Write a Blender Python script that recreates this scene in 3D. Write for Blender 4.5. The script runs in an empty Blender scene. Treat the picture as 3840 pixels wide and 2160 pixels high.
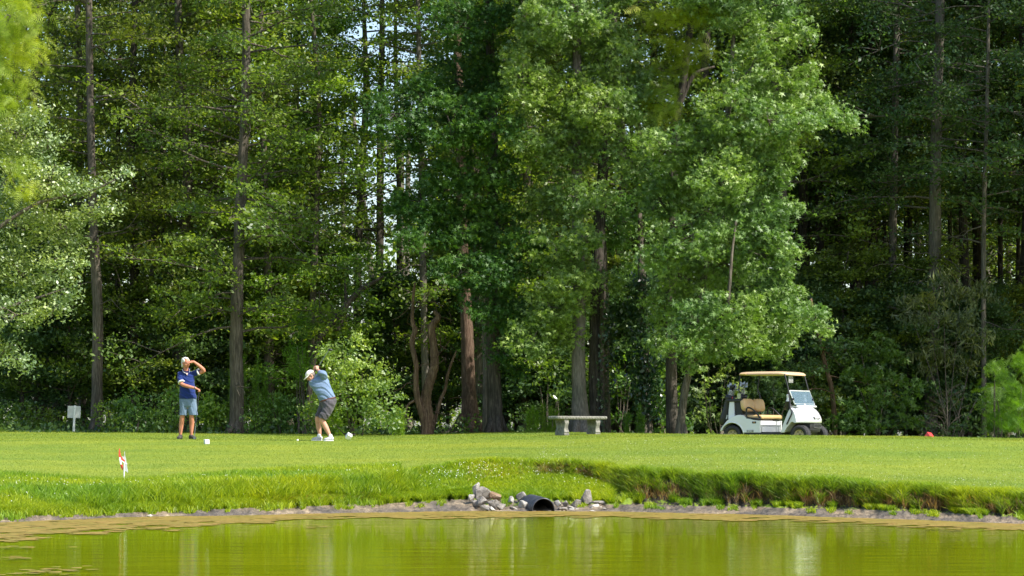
import bpy, bmesh, math, random
import numpy as np
from mathutils import Vector, Matrix
PI = math.pi
R = math.radians
SC = bpy.context.scene
COL = SC.collection
F = 10400.0      # focal length in pixels of the 3840 wide photograph
H = 1.21         # eye height above the pond
HY = 1640.0      # horizon row

def P(px, py, D):
    """world point seen at pixel (px, py) at distance D"""
    return Vector(((px - 1920.0) / F * D, D, H + (HY - py) / F * D))

# ------------------------------------------------------------------ object helpers
def link(o, parent=None):
    COL.objects.link(o)
    if parent is not None:
        o.parent = parent
    return o

def tag(o, label=None, cat=None, group=None, kind=None):
    if label: o['label'] = label
    if cat: o['category'] = cat
    if group: o['group'] = group
    if kind: o['kind'] = kind
    return o

def empty(name, loc, rz=0.0):
    o = bpy.data.objects.new(name, None)
    o.empty_display_size = 0.1
    o.location = loc
    o.rotation_euler = (0, 0, rz)
    return link(o)

def obj(name, me, mat, parent=None, smooth=False):
    me.name = name
    if mat is not None:
        me.materials.clear(); me.materials.append(mat)
    if smooth:
        me.polygons.foreach_set('use_smooth', np.ones(len(me.polygons), dtype=bool))
    o = bpy.data.objects.new(name, me)
    return link(o, parent)

def bm_obj(name, bm, mat, parent=None, smooth=False):
    me = bpy.data.meshes.new(name)
    bm.normal_update()
    bm.to_mesh(me); bm.free()
    return obj(name, me, mat, parent, smooth)

def np_mesh(name, verts, faces, rnd=None):
    """verts (n,3); faces = list of (m,k) int arrays"""
    me = bpy.data.meshes.new(name)
    verts = np.asarray(verts, dtype=np.float32)
    me.vertices.add(len(verts))
    me.vertices.foreach_set('co', verts.ravel())
    loops = np.concatenate([f.ravel() for f in faces]).astype(np.int32)
    sizes = np.concatenate([np.full(len(f), f.shape[1], dtype=np.int32) for f in faces])
    starts = np.concatenate([[0], np.cumsum(sizes)[:-1]]).astype(np.int32)
    me.loops.add(len(loops))
    me.loops.foreach_set('vertex_index', loops)
    me.polygons.add(len(sizes))
    me.polygons.foreach_set('loop_start', starts)
    me.polygons.foreach_set('loop_total', sizes)
    if rnd is not None:
        a = me.attributes.new('rnd', 'FLOAT', 'POINT')
        a.data.foreach_set('value', np.asarray(rnd, dtype=np.float32))
    me.update(calc_edges=True)
    return me

class Geo:
    """collects verts / faces / a per vertex random number into one mesh"""
    def __init__(self):
        self.v = []; self.f = {}; self.r = []; self.n = 0
    def add(self, v, f, r=None):
        v = np.asarray(v, dtype=np.float32).reshape(-1, 3)
        f = np.asarray(f, dtype=np.int64)
        self.f.setdefault(f.shape[1], []).append(f + self.n)
        self.v.append(v)
        self.r.append(np.full(len(v), 0.5) if r is None else np.asarray(r))
        self.n += len(v)
    def mesh(self, name):
        return np_mesh(name, np.concatenate(self.v), [np.concatenate(x) for x in self.f.values()], np.concatenate(self.r))

def tube_np(g, pts, rad, n=8, rnd=0.5, cap=True, wob=0.0, rng=None):
    pts = np.asarray(pts, dtype=float); m = len(pts)
    rad = np.asarray(rad, dtype=float)
    tan = np.gradient(pts, axis=0)
    tan /= np.linalg.norm(tan, axis=1)[:, None] + 1e-9
    ref = np.array([0, 1.0, 0]) if abs(tan[0][1]) < 0.85 else np.array([1.0, 0, 0])
    u = np.cross(tan, ref); u /= np.linalg.norm(u, axis=1)[:, None] + 1e-9
    w = np.cross(tan, u)
    th = np.linspace(0, 2 * PI, n, endpoint=False)
    rr = rad[:, None] * np.ones(n)[None, :]
    if wob and rng is not None:
        rr = rr * (1 + wob * (rng.random((m, n)) - .5) + wob * (rng.random(n) - .5)[None, :])
    v = pts[:, None, :] + rr[..., None] * (np.cos(th)[None, :, None] * u[:, None, :] + np.sin(th)[None, :, None] * w[:, None, :])
    v = v.reshape(-1, 3)
    i = np.arange(m - 1)[:, None] * n; j = np.arange(n)[None, :]; k = (j + 1) % n
    f = np.stack([i + j, i + k, i + n + k, i + n + j], -1).reshape(-1, 4)
    g.add(v, f, np.full(len(v), rnd))
    if cap:
        base = g.n - len(v)
        for row in (0, m - 1):
            c = pts[row][None]
            g.add(c, np.zeros((0, 3), int))
            ci = g.n - 1
            a = base + row * n + np.arange(n); b = base + row * n + (np.arange(n) + 1) % n
            ff = np.stack([np.full(n, ci), a, b] if row else [np.full(n, ci), b, a], -1)
            g.f.setdefault(3, []).append(ff)

def smooth_path(pts, k=6):
    """Catmull-Rom through pts (rows may hold a radius too)"""
    p = np.asarray(pts, dtype=float)
    p = np.vstack([2 * p[0] - p[1], p, 2 * p[-1] - p[-2]])
    out = []
    for i in range(1, len(p) - 2):
        for t in np.linspace(0, 1, k, endpoint=False):
            a, b, c, d = p[i - 1], p[i], p[i + 1], p[i + 2]
            out.append(.5 * ((2 * b) + (-a + c) * t + (2 * a - 5 * b + 4 * c - d) * t * t + (-a + 3 * b - 3 * c + d) * t ** 3))
    out.append(p[-2])
    return np.array(out)

# ------------------------------------------------------------------ bmesh helpers
def add_box(bm, c, s, rot=None, bevel=0.0):
    r = bmesh.ops.create_cube(bm, size=1.0)
    vs = r['verts']
    M = Matrix.Translation(c) @ (rot.to_4x4() if rot is not None else Matrix.Identity(4)) @ Matrix.Diagonal((s[0], s[1], s[2], 1))
    bmesh.ops.transform(bm, matrix=M, verts=vs)
    if bevel:
        es = list({e for v in vs for e in v.link_edges})
        bmesh.ops.bevel(bm, geom=es, offset=bevel, segments=2, affect='EDGES', profile=.5)

def add_tube(bm, pts, rad, n=10, cap=True):
    pts = [Vector(p) for p in pts]
    if not hasattr(rad, '__len__'): rad = [rad] * len(pts)
    rad = [float(r) for r in rad]
    rings = []
    u = None
    for i, p in enumerate(pts):
        t = (pts[min(i + 1, len(pts) - 1)] - pts[max(i - 1, 0)]).normalized()
        if u is None:
            u = t.orthogonal().normalized()
        u = (u - t * u.dot(t)).normalized()
        w = t.cross(u)
        rings.append([bm.verts.new(p + rad[i] * (math.cos(a) * u + math.sin(a) * w)) for a in [2 * PI * k / n for k in range(n)]])
    for a, b in zip(rings, rings[1:]):
        for k in range(n):
            bm.faces.new((a[k], a[(k + 1) % n], b[(k + 1) % n], b[k]))
    if cap:
        bm.faces.new(rings[0][::-1]); bm.faces.new(rings[-1])
    return rings

def add_ball(bm, c, r, seg=14, ring=10, rot=None):
    if not hasattr(r, '__len__'): r = (r, r, r)
    q = bmesh.ops.create_uvsphere(bm, u_segments=seg, v_segments=ring, radius=1.0)
    M = Matrix.Translation(c) @ (rot.to_4x4() if rot is not None else Matrix.Identity(4)) @ Matrix.Diagonal((r[0], r[1], r[2], 1))
    bmesh.ops.transform(bm, matrix=M, verts=q['verts'])

def add_cyl(bm, a, b, r, n=20, r2=None):
    add_tube(bm, [a, b], [r, r if r2 is None else r2], n)

def add_lathe(bm, prof, n=32, M=None):
    """prof [(r, h)] spun round the local z axis, then transformed by M"""
    rings = []
    for r, h in prof:
        rings.append([bm.verts.new((r * math.cos(2 * PI * k / n), r * math.sin(2 * PI * k / n), h)) for k in range(n)])
    for a, b in zip(rings, rings[1:]):
        for k in range(n):
            bm.faces.new((a[k], a[(k + 1) % n], b[(k + 1) % n], b[k]))
    bm.faces.new(rings[0][::-1]); bm.faces.new(rings[-1])
    if M is not None:
        bmesh.ops.transform(bm, matrix=M, verts=[v for r in rings for v in r])

def add_loft(bm, secs, cap=True):
    """secs: list of rings, each a list of points with the same count"""
    rings = [[bm.verts.new(p) for p in s] for s in secs]
    n = len(rings[0])
    for a, b in zip(rings, rings[1:]):
        for k in range(n):
            bm.faces.new((a[k], a[(k + 1) % n], b[(k + 1) % n], b[k]))
    if cap:
        bm.faces.new(rings[0][::-1]); bm.faces.new(rings[-1])

def evaluated(o):
    dg = bpy.context.evaluated_depsgraph_get()
    return bpy.data.meshes.new_from_object(o.evaluated_get(dg))

def remesh(bm, name, mat, parent, voxel=0.006, smooth=4, sub=0, disp=None):
    """join everything in bm into one continuous skin"""
    me = bpy.data.meshes.new('tmp'); bmesh.ops.recalc_face_normals(bm, faces=bm.faces); bm.to_mesh(me); bm.free()
    t = bpy.data.objects.new('tmp', me); COL.objects.link(t)
    m = t.modifiers.new('r', 'REMESH'); m.mode = 'VOXEL'; m.voxel_size = voxel; m.use_smooth_shade = True
    if smooth:
        s = t.modifiers.new('s', 'SMOOTH'); s.factor = .5; s.iterations = smooth
    out = evaluated(t)
    bpy.data.objects.remove(t)
    if disp is not None:
        n = len(out.vertices); co = np.empty(n * 3, np.float32); out.vertices.foreach_get('co', co); co = co.reshape(-1, 3)
        no = np.empty(n * 3, np.float32); out.vertices.foreach_get('normal', no); no = no.reshape(-1, 3)
        co = co + no * disp(co)[:, None]
        out.vertices.foreach_set('co', co.ravel().astype(np.float32)); out.update()
    return obj(name, out, mat, parent, True)

def text_mesh(s, size, depth=.002, bold=0.0):
    cu = bpy.data.curves.new('t', 'FONT'); cu.body = s; cu.size = size; cu.extrude = depth; cu.offset = bold
    cu.align_x = 'CENTER'; cu.align_y = 'CENTER'
    t = bpy.data.objects.new('t', cu); COL.objects.link(t)
    me = evaluated(t)
    bpy.data.objects.remove(t)
    return me

# ------------------------------------------------------------------ materials
def new_mat(name):
    m = bpy.data.materials.new(name); m.use_nodes = True
    nt = m.node_tree
    return m, nt, nt.nodes['Principled BSDF'], nt.nodes['Material Output']

def N(nt, t, **kw):
    n = nt.nodes.new(t)
    for k, v in kw.items():
        if k in n.inputs.keys(): n.inputs[k].default_value = v
        else: setattr(n, k, v)
    return n

def ramp(nt, fac, stops):
    r = N(nt, 'ShaderNodeValToRGB')
    e = r.color_ramp.elements
    while len(e) < len(stops): e.new(.5)
    for x, (p, c) in zip(e, stops):
        x.position = p; x.color = (*c, 1)
    nt.links.new(fac, r.inputs['Fac'])
    return r.outputs['Color']

def noise(nt, scale, detail=4, vec=None, rough=.55, stretch=None):
    n = N(nt, 'ShaderNodeTexNoise'); n.inputs['Scale'].default_value = scale; n.inputs['Detail'].default_value = detail
    n.inputs['Roughness'].default_value = rough
    if vec is None:
        tc = N(nt, 'ShaderNodeTexCoord'); vec = tc.outputs['Object']
    if stretch:
        mp = N(nt, 'ShaderNodeMapping'); mp.inputs['Scale'].default_value = stretch
        nt.links.new(vec, mp.inputs['Vector']); vec = mp.outputs['Vector']
    nt.links.new(vec, n.inputs['Vector'])
    return n.outputs['Fac']

def bump(nt, h, strength, dist, bs):
    b = N(nt, 'ShaderNodeBump'); b.inputs['Strength'].default_value = strength; b.inputs['Distance'].default_value = dist
    nt.links.new(h, b.inputs['Height']); nt.links.new(b.outputs['Normal'], bs.inputs['Normal'])

def plain(name, col, rough=.5, var=.12, scale=12, metal=0.0, spec=.5, bmp=.0, coat=0.0, dirt=None):
    m, nt, bs, out = new_mat(name)
    f = noise(nt, scale, 5)
    lo = tuple(max(0, c * (1 - var)) for c in col); hi = tuple(min(1, c * (1 + var)) for c in col)
    c = ramp(nt, f, [(.3, lo), (.7, hi)])
    if dirt:
        f2 = noise(nt, scale * .35, 6, rough=.7)
        mx = N(nt, 'ShaderNodeMixRGB'); mx.inputs['Color2'].default_value = (*dirt, 1)
        fr = ramp(nt, f2, [(.52, (0, 0, 0)), (.72, (.75, .75, .75))])
        nt.links.new(fr, mx.inputs['Fac']); nt.links.new(c, mx.inputs['Color1']); c = mx.outputs['Color']
    nt.links.new(c, bs.inputs['Base Color'])
    bs.inputs['Roughness'].default_value = rough; bs.inputs['Metallic'].default_value = metal
    bs.inputs['Specular IOR Level'].default_value = spec
    bs.inputs['Coat Weight'].default_value = coat
    if bmp: bump(nt, noise(nt, scale * 3, 5), bmp, .01, bs)
    return m

def leafmat(name, cols, trans=.35, rough=.42, spec=.5, tcol=None, patch=None):
    """cols: dark, mid, light hues of single leaves; each leaf carries its own random number"""
    m, nt, bs, out = new_mat(name)
    at = N(nt, 'ShaderNodeAttribute'); at.attribute_name = 'rnd'
    c = ramp(nt, at.outputs['Fac'], [(0, cols[0]), (.5, cols[1]), (1, cols[2])])
    oi = N(nt, 'ShaderNodeObjectInfo')
    hs = N(nt, 'ShaderNodeHueSaturation')
    mr = N(nt, 'ShaderNodeMapRange'); mr.inputs['To Min'].default_value = .482; mr.inputs['To Max'].default_value = .515
    nt.links.new(oi.outputs['Random'], mr.inputs['Value']); nt.links.new(mr.outputs['Result'], hs.inputs['Hue'])
    nt.links.new(c, hs.inputs['Color'])
    # clumps of younger growth have a yellower hue
    gm = N(nt, 'ShaderNodeNewGeometry')
    f = noise(nt, .55, 3, vec=gm.outputs['Position'])
    mx = N(nt, 'ShaderNodeMixRGB'); mx.blend_type = 'MULTIPLY'; mx.inputs['Fac'].default_value = 1
    pc = ramp(nt, f, [(.36, (.72, .85, .95)), (.64, patch or (1.25, 1.18, .72))])
    nt.links.new(hs.outputs['Color'], mx.inputs['Color1']); nt.links.new(pc, mx.inputs['Color2'])
    nt.links.new(mx.outputs['Color'], bs.inputs['Base Color'])
    bs.inputs['Roughness'].default_value = rough
    bs.inputs['Specular IOR Level'].default_value = spec
    tr = N(nt, 'ShaderNodeBsdfTranslucent')
    tm = N(nt, 'ShaderNodeMixRGB'); tm.blend_type = 'MULTIPLY'; tm.inputs['Fac'].default_value = 1
    tm.inputs['Color2'].default_value = (*(tcol or (1.7, 1.75, .7)), 1)
    nt.links.new(mx.outputs['Color'], tm.inputs['Color1']); nt.links.new(tm.outputs['Color'], tr.inputs['Color'])
    ms = N(nt, 'ShaderNodeMixShader'); ms.inputs['Fac'].default_value = trans
    nt.links.new(bs.outputs['BSDF'], ms.inputs[1]); nt.links.new(tr.outputs['BSDF'], ms.inputs[2])
    nt.links.new(ms.outputs['Shader'], out.inputs['Surface'])
    return m

def barkmat(name, lo, mid, hi, sc=1.0):
    m, nt, bs, out = new_mat(name)
    f = noise(nt, 9 * sc, 6, stretch=(3.2, 3.2, .35), rough=.65)
    f2 = noise(nt, 1.3, 4)
    c = ramp(nt, f, [(.3, lo), (.5, mid), (.72, hi)])
    mx = N(nt, 'ShaderNodeMixRGB'); mx.blend_type = 'MULTIPLY'; mx.inputs['Fac'].default_value = 1
    c2 = ramp(nt, f2, [(.35, (.65, .68, .62)), (.65, (1.15, 1.1, 1.05))])
    nt.links.new(c, mx.inputs['Color1']); nt.links.new(c2, mx.inputs['Color2'])
    nt.links.new(mx.outputs['Color'], bs.inputs['Base Color'])
    bs.inputs['Roughness'].default_value = .9; bs.inputs['Specular IOR Level'].default_value = .2
    bump(nt, f, .9, .05, bs)
    return m

M = {}
M['oak'] = leafmat('oak_leaves', [(.055, .092, .02), (.125, .18, .036), (.24, .31, .055)], trans=.42, rough=.45)
M['oak_light'] = leafmat('light_oak_leaves', [(.075, .13, .024), (.15, .23, .036), (.28, .37, .06)], trans=.45, rough=.4)
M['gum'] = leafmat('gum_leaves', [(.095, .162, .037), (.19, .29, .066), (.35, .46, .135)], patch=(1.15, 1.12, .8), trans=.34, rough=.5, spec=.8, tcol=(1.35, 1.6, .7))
M['gum_dark'] = leafmat('dark_gum_leaves', [(.036, .08, .016), (.072, .14, .024), (.14, .225, .04)], trans=.34, rough=.5, spec=.4, patch=(1.1, 1.1, .9))  # darker copy of the gum leaves, with the left crown's shade in the colour
M['maple'] = leafmat('pale_maple_leaves', [(.12, .17, .065), (.21, .28, .12), (.37, .44, .22)], trans=.3, rough=.45, spec=1.0)
M['cypress'] = leafmat('cypress_needles', [(.14, .2, .018), (.23, .31, .024), (.35, .43, .045)], trans=.4, rough=.55)
M['cypress_dull'] = leafmat('shaded_cypress_needles', [(.09, .17, .02), (.15, .25, .025), (.22, .34, .04)], trans=.4, rough=.55)
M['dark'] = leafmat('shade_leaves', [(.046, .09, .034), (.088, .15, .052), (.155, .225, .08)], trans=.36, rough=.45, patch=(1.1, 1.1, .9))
M['willow'] = leafmat('narrow_grey_leaves', [(.07, .09, .04), (.13, .16, .07), (.22, .25, .12)], trans=.3, rough=.4)
M['bush'] = leafmat('bush_leaves', [(.045, .1, .016), (.1, .18, .026), (.19, .29, .04)], trans=.38, rough=.36, spec=.9)
M['weed'] = leafmat('weed_leaves', [(.07, .15, .012), (.12, .23, .016), (.18, .32, .025)], trans=.4, rough=.5)
M['bush_bright'] = leafmat('bright_bush_leaves', [(.07, .14, .03), (.15, .25, .05), (.27, .38, .09)], trans=.4, rough=.48, spec=.9)
M['ivy'] = leafmat('ivy_leaves', [(.014, .04, .016), (.03, .07, .026), (.06, .115, .045)], trans=.25, rough=.3, spec=.9)
M['bark'] = barkmat('grey_brown_bark', (.05, .042, .034), (.13, .11, .092), (.25, .22, .185))
M['bark_grey'] = barkmat('pale_grey_bark', (.085, .075, .066), (.18, .16, .14), (.3, .27, .24), 1.3)
M['bark_red'] = barkmat('reddish_bark', (.05, .032, .024), (.13, .085, .062), (.27, .19, .145), 1.2)
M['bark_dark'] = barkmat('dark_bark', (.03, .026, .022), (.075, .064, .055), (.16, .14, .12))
M['bark_tan'] = barkmat('peeling_tan_bark', (.05, .03, .02), (.15, .095, .062), (.34, .25, .17))
# ------------------------------------------------------------------ terrain
# columns: image column, then knots (row in the picture, distance): shore, mud top, foot of the bank, top of the bank,
# lower lawn, level of the tee, crest, behind the crest (height)
def zof(py, D): return H + (HY - py) / F * D
TC = [
 # px    shoreY  mud(y,gap)   foot(y,gap)  top(y,gap)   lawn(y,D)    tee(y,D)    crest(y,D)  back z
 (-2600, 2040, (2010, .5), (2000, .9), (1900, 2.6), (1790, 47), (1665, 60), (1606, 76), 1.50),
 (0,     1962, (1936, .7), (1920, 1.1), (1850, 2.7), (1780, 48), (1655, 60), (1613, 76), 1.50),
 (460,   1941, (1924, .4), (1905, .8), (1850, 2.0), (1812, 47), (1652, 60), (1618, 75), 1.42),
 (1000,  1932, (1902, .7), (1878, 1.1), (1815, 2.0), (1770, 49), (1652, 60), (1625, 74), 1.34),
 (1450,  1922, (1888, .9), (1868, 1.3), (1800, 2.1), (1752, 50), (1653, 60), (1630, 73), 1.30),
 (1700,  1919, (1874, 1.2), (1852, 1.7), (1752, 3.8), (1738, 50.5), (1652, 60), (1625, 72), 1.30),
 (1850,  1918, (1872, 1.2), (1832, 2.2), (1742, 4.0), (1725, 51), (1650, 60), (1621, 71), 1.30),
 (2050,  1918, (1880, .9), (1790, 3.2), (1744, 3.55), (1728, 51), (1648, 60), (1619, 70), 1.26),
 (2200,  1919, (1890, .8), (1800, 2.7), (1752, 3.1), (1735, 50), (1643, 60), (1623, 67), 1.18),
 (2420,  1922, (1892, .8), (1875, 1.1), (1785, 1.8), (1745, 49.5), (1640, 59), (1626, 64), 1.08),
 (2700,  1928, (1898, .8), (1886, 1.0), (1798, 1.45), (1748, 49), (1641, 57), (1630, 59.5), 1.0),
 (3050,  1938, (1906, .8), (1898, 1.0), (1819, 1.45), (1760, 48.5), (1644, 57), (1634, 59.5), 1.0),
 (3400,  1950, (1916, .8), (1910, 1.0), (1843, 1.45), (1780, 48), (1647, 57), (1637, 59.5), 1.0),
 (3840,  1966, (1940, .8), (1932, 1.0), (1876, 1.4), (1800, 47), (1655, 57), (1645, 59.5), 1.0),
 (6400,  2060, (2030, .8), (2020, 1.0), (1950, 1.4), (1860, 45), (1690, 57), (1655, 59.5), 1.0),
]
def shoreD(y): return H * F / (y - HY)
def knots_of(row):
    px, sy, m, b, t, l, e, c, zb = row
    D0 = shoreD(sy)
    ds = [D0, D0 + m[1], D0 + b[1], D0 + t[1], l[1], e[1], c[1]]
    zs = [0.0, zof(m[0], D0 + m[1]), zof(b[0], D0 + b[1]), zof(t[0], D0 + t[1]), zof(l[0], l[1]), zof(e[0], e[1]), zof(c[0], c[1])]
    ds += [c[1] + 4, 110.0, 600.0]
    zs += [zb, zb, zb - .3]
    return [px] + ds + zs
_T = np.array([knots_of(r) for r in TC])
def _wav(px, s, a, k=1.0):
    return a * (np.sin(px * .0111 * k + s) + .6 * np.sin(px * .027 * k + 2.1 * s) + .5 * np.sin(px * .061 * k + 3.3 * s) + .3 * np.sin(px * .13 * k + s))
def knots(px):
    px = np.asarray(px, float)
    ker = np.array([-70, -35, 0, 35, 70.]); out = []
    for c in range(1, _T.shape[1]):
        out.append(sum(np.interp(px + k, _T[:, 0], _T[:, c]) for k in ker) / 5)
    D = np.stack(out[:10], -1); Z = np.stack(out[10:], -1)
    D[..., 0] += _wav(px, 1.3, .10); D[..., 1] += _wav(px, 2.2, .17, 1.6); D[..., 2] += _wav(px, 3.7, .10, 1.7); D[..., 3] += _wav(px, 4.1, .12, 1.9)
    Z[..., 3] += _wav(px, 5.1, .015, 1.7)
    D[..., 1] = np.maximum(D[..., 1], D[..., 0] + .2); D[..., 2] = np.maximum(D[..., 2], D[..., 1] + .12); D[..., 3] = np.maximum(D[..., 3], D[..., 2] + .15)
    return D, Z
def ground_z(X, Y):
    X = np.atleast_1d(np.asarray(X, float)); Y = np.atleast_1d(np.asarray(Y, float))
    px = 1920 + F * X / Y
    D, Z = knots(px)
    z = np.zeros(len(X))
    for i in range(9):
        a, b = D[:, i], D[:, i + 1]
        m = (Y >= a) & (Y < b)
        t = (Y - a) / np.maximum(b - a, 1e-6)
        z[m] = (Z[:, i] + (Z[:, i + 1] - Z[:, i]) * t)[m]
    m = Y < D[:, 0]; z[m] = -(D[:, 0] - Y)[m] * .12
    return z
def gz(x, y): return float(ground_z([x], [y])[0])
def on_lawn(px, py, lo=48.0, hi=90.0):
    """the point of the lawn that shows at a pixel"""
    for D in np.arange(lo, hi, .05):
        x = (px - 1920) / F * D
        z = gz(x, D)
        if HY - (z - H) * F / D <= py: return Vector((x, D, z))
    return Vector((x, D, z))
def foot(px, D):
    x = (px - 1920) / F * D
    return Vector((x, D, gz(x, D)))

cols = np.concatenate([np.linspace(-6000, -300, 30), np.arange(-280, 4120, 7), np.linspace(4200, 10000, 30)])
KD, KZ = knots(cols)
def grid_between(k0, k1, steps, noise_amp=0.0, seed=0):
    Ds, Zs = [], []
    for k, s in zip(range(k0, k1), steps):
        for t in np.linspace(0, 1, s, endpoint=(k == k1 - 1)):
            Ds.append(KD[:, k] + (KD[:, k + 1] - KD[:, k]) * t)
            Zs.append(KZ[:, k] + (KZ[:, k + 1] - KZ[:, k]) * t)
    D = np.array(Ds); Z = np.array(Zs)
    X = (cols[None, :] - 1920) / F * D
    rng = np.random.default_rng(seed)
    if noise_amp:
        n = rng.normal(size=D.shape)
        n[0] *= .3; n[-1] *= .3
        Z = Z + noise_amp * n
    return X, D, Z
def sheet(name, X, D, Z, mat):
    r, c = X.shape
    v = np.stack([X, D, Z], -1).reshape(-1, 3)
    i = np.arange(r - 1)[:, None] * c + np.arange(c - 1)[None, :]
    f = np.stack([i, i + 1, i + c + 1, i + c], -1).reshape(-1, 4)
    me = np_mesh(name, v, [f])
    return obj(name, me, mat, None, True)

# materials of the ground
def lawnmat():
    m, nt, bs, out = new_mat('mown_grass')
    f = noise(nt, .5, 5, stretch=(.35, 1.1, 1)); g = noise(nt, 14, 5, rough=.7); h = noise(nt, 1.6, 5)
    c = ramp(nt, g, [(.25, (.095, .14, .013)), (.5, (.185, .245, .025)), (.78, (.285, .35, .055))])
    mx = N(nt, 'ShaderNodeMixRGB'); mx.blend_type = 'MULTIPLY'; mx.inputs['Fac'].default_value = 1
    mx2 = N(nt, 'ShaderNodeMixRGB'); mx2.blend_type = 'MULTIPLY'; mx2.inputs['Fac'].default_value = 1
    nt.links.new(c, mx.inputs['Color1']); nt.links.new(ramp(nt, f, [(.38, (.74, .85, .85)), (.62, (1.15, 1.06, .95))]), mx.inputs['Color2'])
    nt.links.new(mx.outputs['Color'], mx2.inputs['Color1']); nt.links.new(ramp(nt, h, [(.35, (.9, .94, .9)), (.65, (1.08, 1.05, 1.0))]), mx2.inputs['Color2'])
    # bare earth where the bank is too steep for turf
    gm = N(nt, 'ShaderNodeNewGeometry'); sx = N(nt, 'ShaderNodeSeparateXYZ'); nt.links.new(gm.outputs['True Normal'], sx.inputs[0])
    ad = N(nt, 'ShaderNodeMath'); ad.operation = 'MULTIPLY_ADD'; ad.inputs[1].default_value = .25; nt.links.new(noise(nt, 5, 5), ad.inputs[0]); nt.links.new(sx.outputs['Z'], ad.inputs[2])
    mx3 = N(nt, 'ShaderNodeMixRGB'); nt.links.new(ramp(nt, ad.outputs[0], [(.86, (1, 1, 1)), (.97, (0, 0, 0))]), mx3.inputs['Fac'])
    nt.links.new(mx2.outputs['Color'], mx3.inputs['Color1']); nt.links.new(ramp(nt, noise(nt, 9, 6), [(.35, (.03, .025, .016)), (.7, (.09, .075, .045))]), mx3.inputs['Color2'])
    nt.links.new(mx3.outputs['Color'], bs.inputs['Base Color'])
    bs.inputs['Roughness'].default_value = .7; bs.inputs['Specular IOR Level'].default_value = .25
    bump(nt, g, .6, .03, bs)
    return m
def mudmat():
    m, nt, bs, out = new_mat('wet_mud')
    f = noise(nt, 5, 8, rough=.7); g = noise(nt, 1.2, 4)
    c = ramp(nt, f, [(.3, (.06, .05, .038)), (.5, (.17, .14, .105)), (.7, (.32, .27, .2))])
    mx = N(nt, 'ShaderNodeMixRGB'); mx.blend_type = 'MULTIPLY'; mx.inputs['Fac'].default_value = 1
    nt.links.new(c, mx.inputs['Color1']); nt.links.new(ramp(nt, g, [(.42, (.6, .6, .62)), (.6, (1.25, 1.15, .98))]), mx.inputs['Color2'])
    nt.links.new(mx.outputs['Color'], bs.inputs['Base Color'])
    bs.inputs['Roughness'].default_value = .6
    bump(nt, f, 1.0, .06, bs)
    return m
M['lawn'] = lawnmat(); M['mud'] = mudmat()
X, D, Z = grid_between(0, 1, [12], .010, 1)
# the bed runs down under the water
bed = [(-30, -3.0), (-6, -.9), (-1.2, -.16), (-.4, -.05)]
Xb = np.array([(cols - 1920) / F * np.maximum(KD[:, 0] + d, 3) for d, z in bed]); Db = np.array([np.maximum(KD[:, 0] + d, 3) for d, z in bed]); Zb = np.array([np.full(len(cols), z) for d, z in bed])
mud = sheet('muddy_shore', np.vstack([Xb, X]), np.vstack([Db, D]), np.vstack([Zb, Z]), M['mud']); tag(mud, kind='structure')
X, D, Z = grid_between(1, 9, [5, 9, 14, 30, 16, 8, 14, 12], 0.0, 2)
Z[1:13] += np.random.default_rng(5).normal(size=Z[1:13].shape) * .012
# keep the two sheets joined at their shared edge
lawn = sheet('lawn', X, D, Z, M['lawn']); tag(lawn, kind='structure')

# near bank under the camera's feet is out of sight; the water runs to it
def watermat():
    m, nt, bs, out = new_mat('pond_water')
    tc = N(nt, 'ShaderNodeTexCoord')
    f1 = noise(nt, 1.5, 3, vec=tc.outputs['Object'], stretch=(.3, 1.1, 1))
    f2 = noise(nt, 5, 4, vec=tc.outputs['Object'], stretch=(.35, 1.7, 1))
    mx = N(nt, 'ShaderNodeMath'); mx.operation = 'MULTIPLY_ADD'; mx.inputs[1].default_value = .35
    nt.links.new(f2, mx.inputs[0]); nt.links.new(f1, mx.inputs[2])
    bp = N(nt, 'ShaderNodeBump'); bp.inputs['Strength'].default_value = .14; bp.inputs['Distance'].default_value = .07
    nt.links.new(mx.outputs[0], bp.inputs['Height'])
    c = ramp(nt, noise(nt, .25, 3, vec=tc.outputs['Object']), [(.35, (.145, .17, .0)), (.65, (.19, .21, .002))])
    df = N(nt, 'ShaderNodeBsdfDiffuse'); nt.links.new(c, df.inputs['Color'])
    gl = N(nt, 'ShaderNodeBsdfGlossy'); gl.inputs['Roughness'].default_value = .018; gl.inputs['Color'].default_value = (.95, 1, .72, 1)
    nt.links.new(bp.outputs['Normal'], gl.inputs['Normal'])
    ms = N(nt, 'ShaderNodeMixShader'); fr = N(nt, 'ShaderNodeFresnel'); fr.inputs['IOR'].default_value = 1.33; pw = N(nt, 'ShaderNodeMath'); pw.operation = 'POWER'; pw.inputs[1].default_value = 1.4; nt.links.new(fr.outputs[0], pw.inputs[0]); nt.links.new(pw.outputs[0], ms.inputs['Fac'])
    nt.links.new(df.outputs[0], ms.inputs[1]); nt.links.new(gl.outputs[0], ms.inputs[2])
    nt.links.new(ms.outputs[0], out.inputs['Surface'])
    return m
M['water'] = watermat()
ws = []
for d in (None, 0.25):
    ws.append(np.stack([(cols - 1920) / F * (KD[:, 0] + d) if d else (cols - 1920) / F * 12, KD[:, 0] + d if d else np.full(len(cols), 12.0), np.zeros(len(cols))], -1))
v = np.vstack(ws); c = len(cols)
i = np.arange(c - 1)
pond = obj('pond_water', np_mesh('pond_water', v, [np.stack([i, i + 1, i + c + 1, i + c], -1)]), M['water']); tag(pond, kind='structure')

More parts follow.
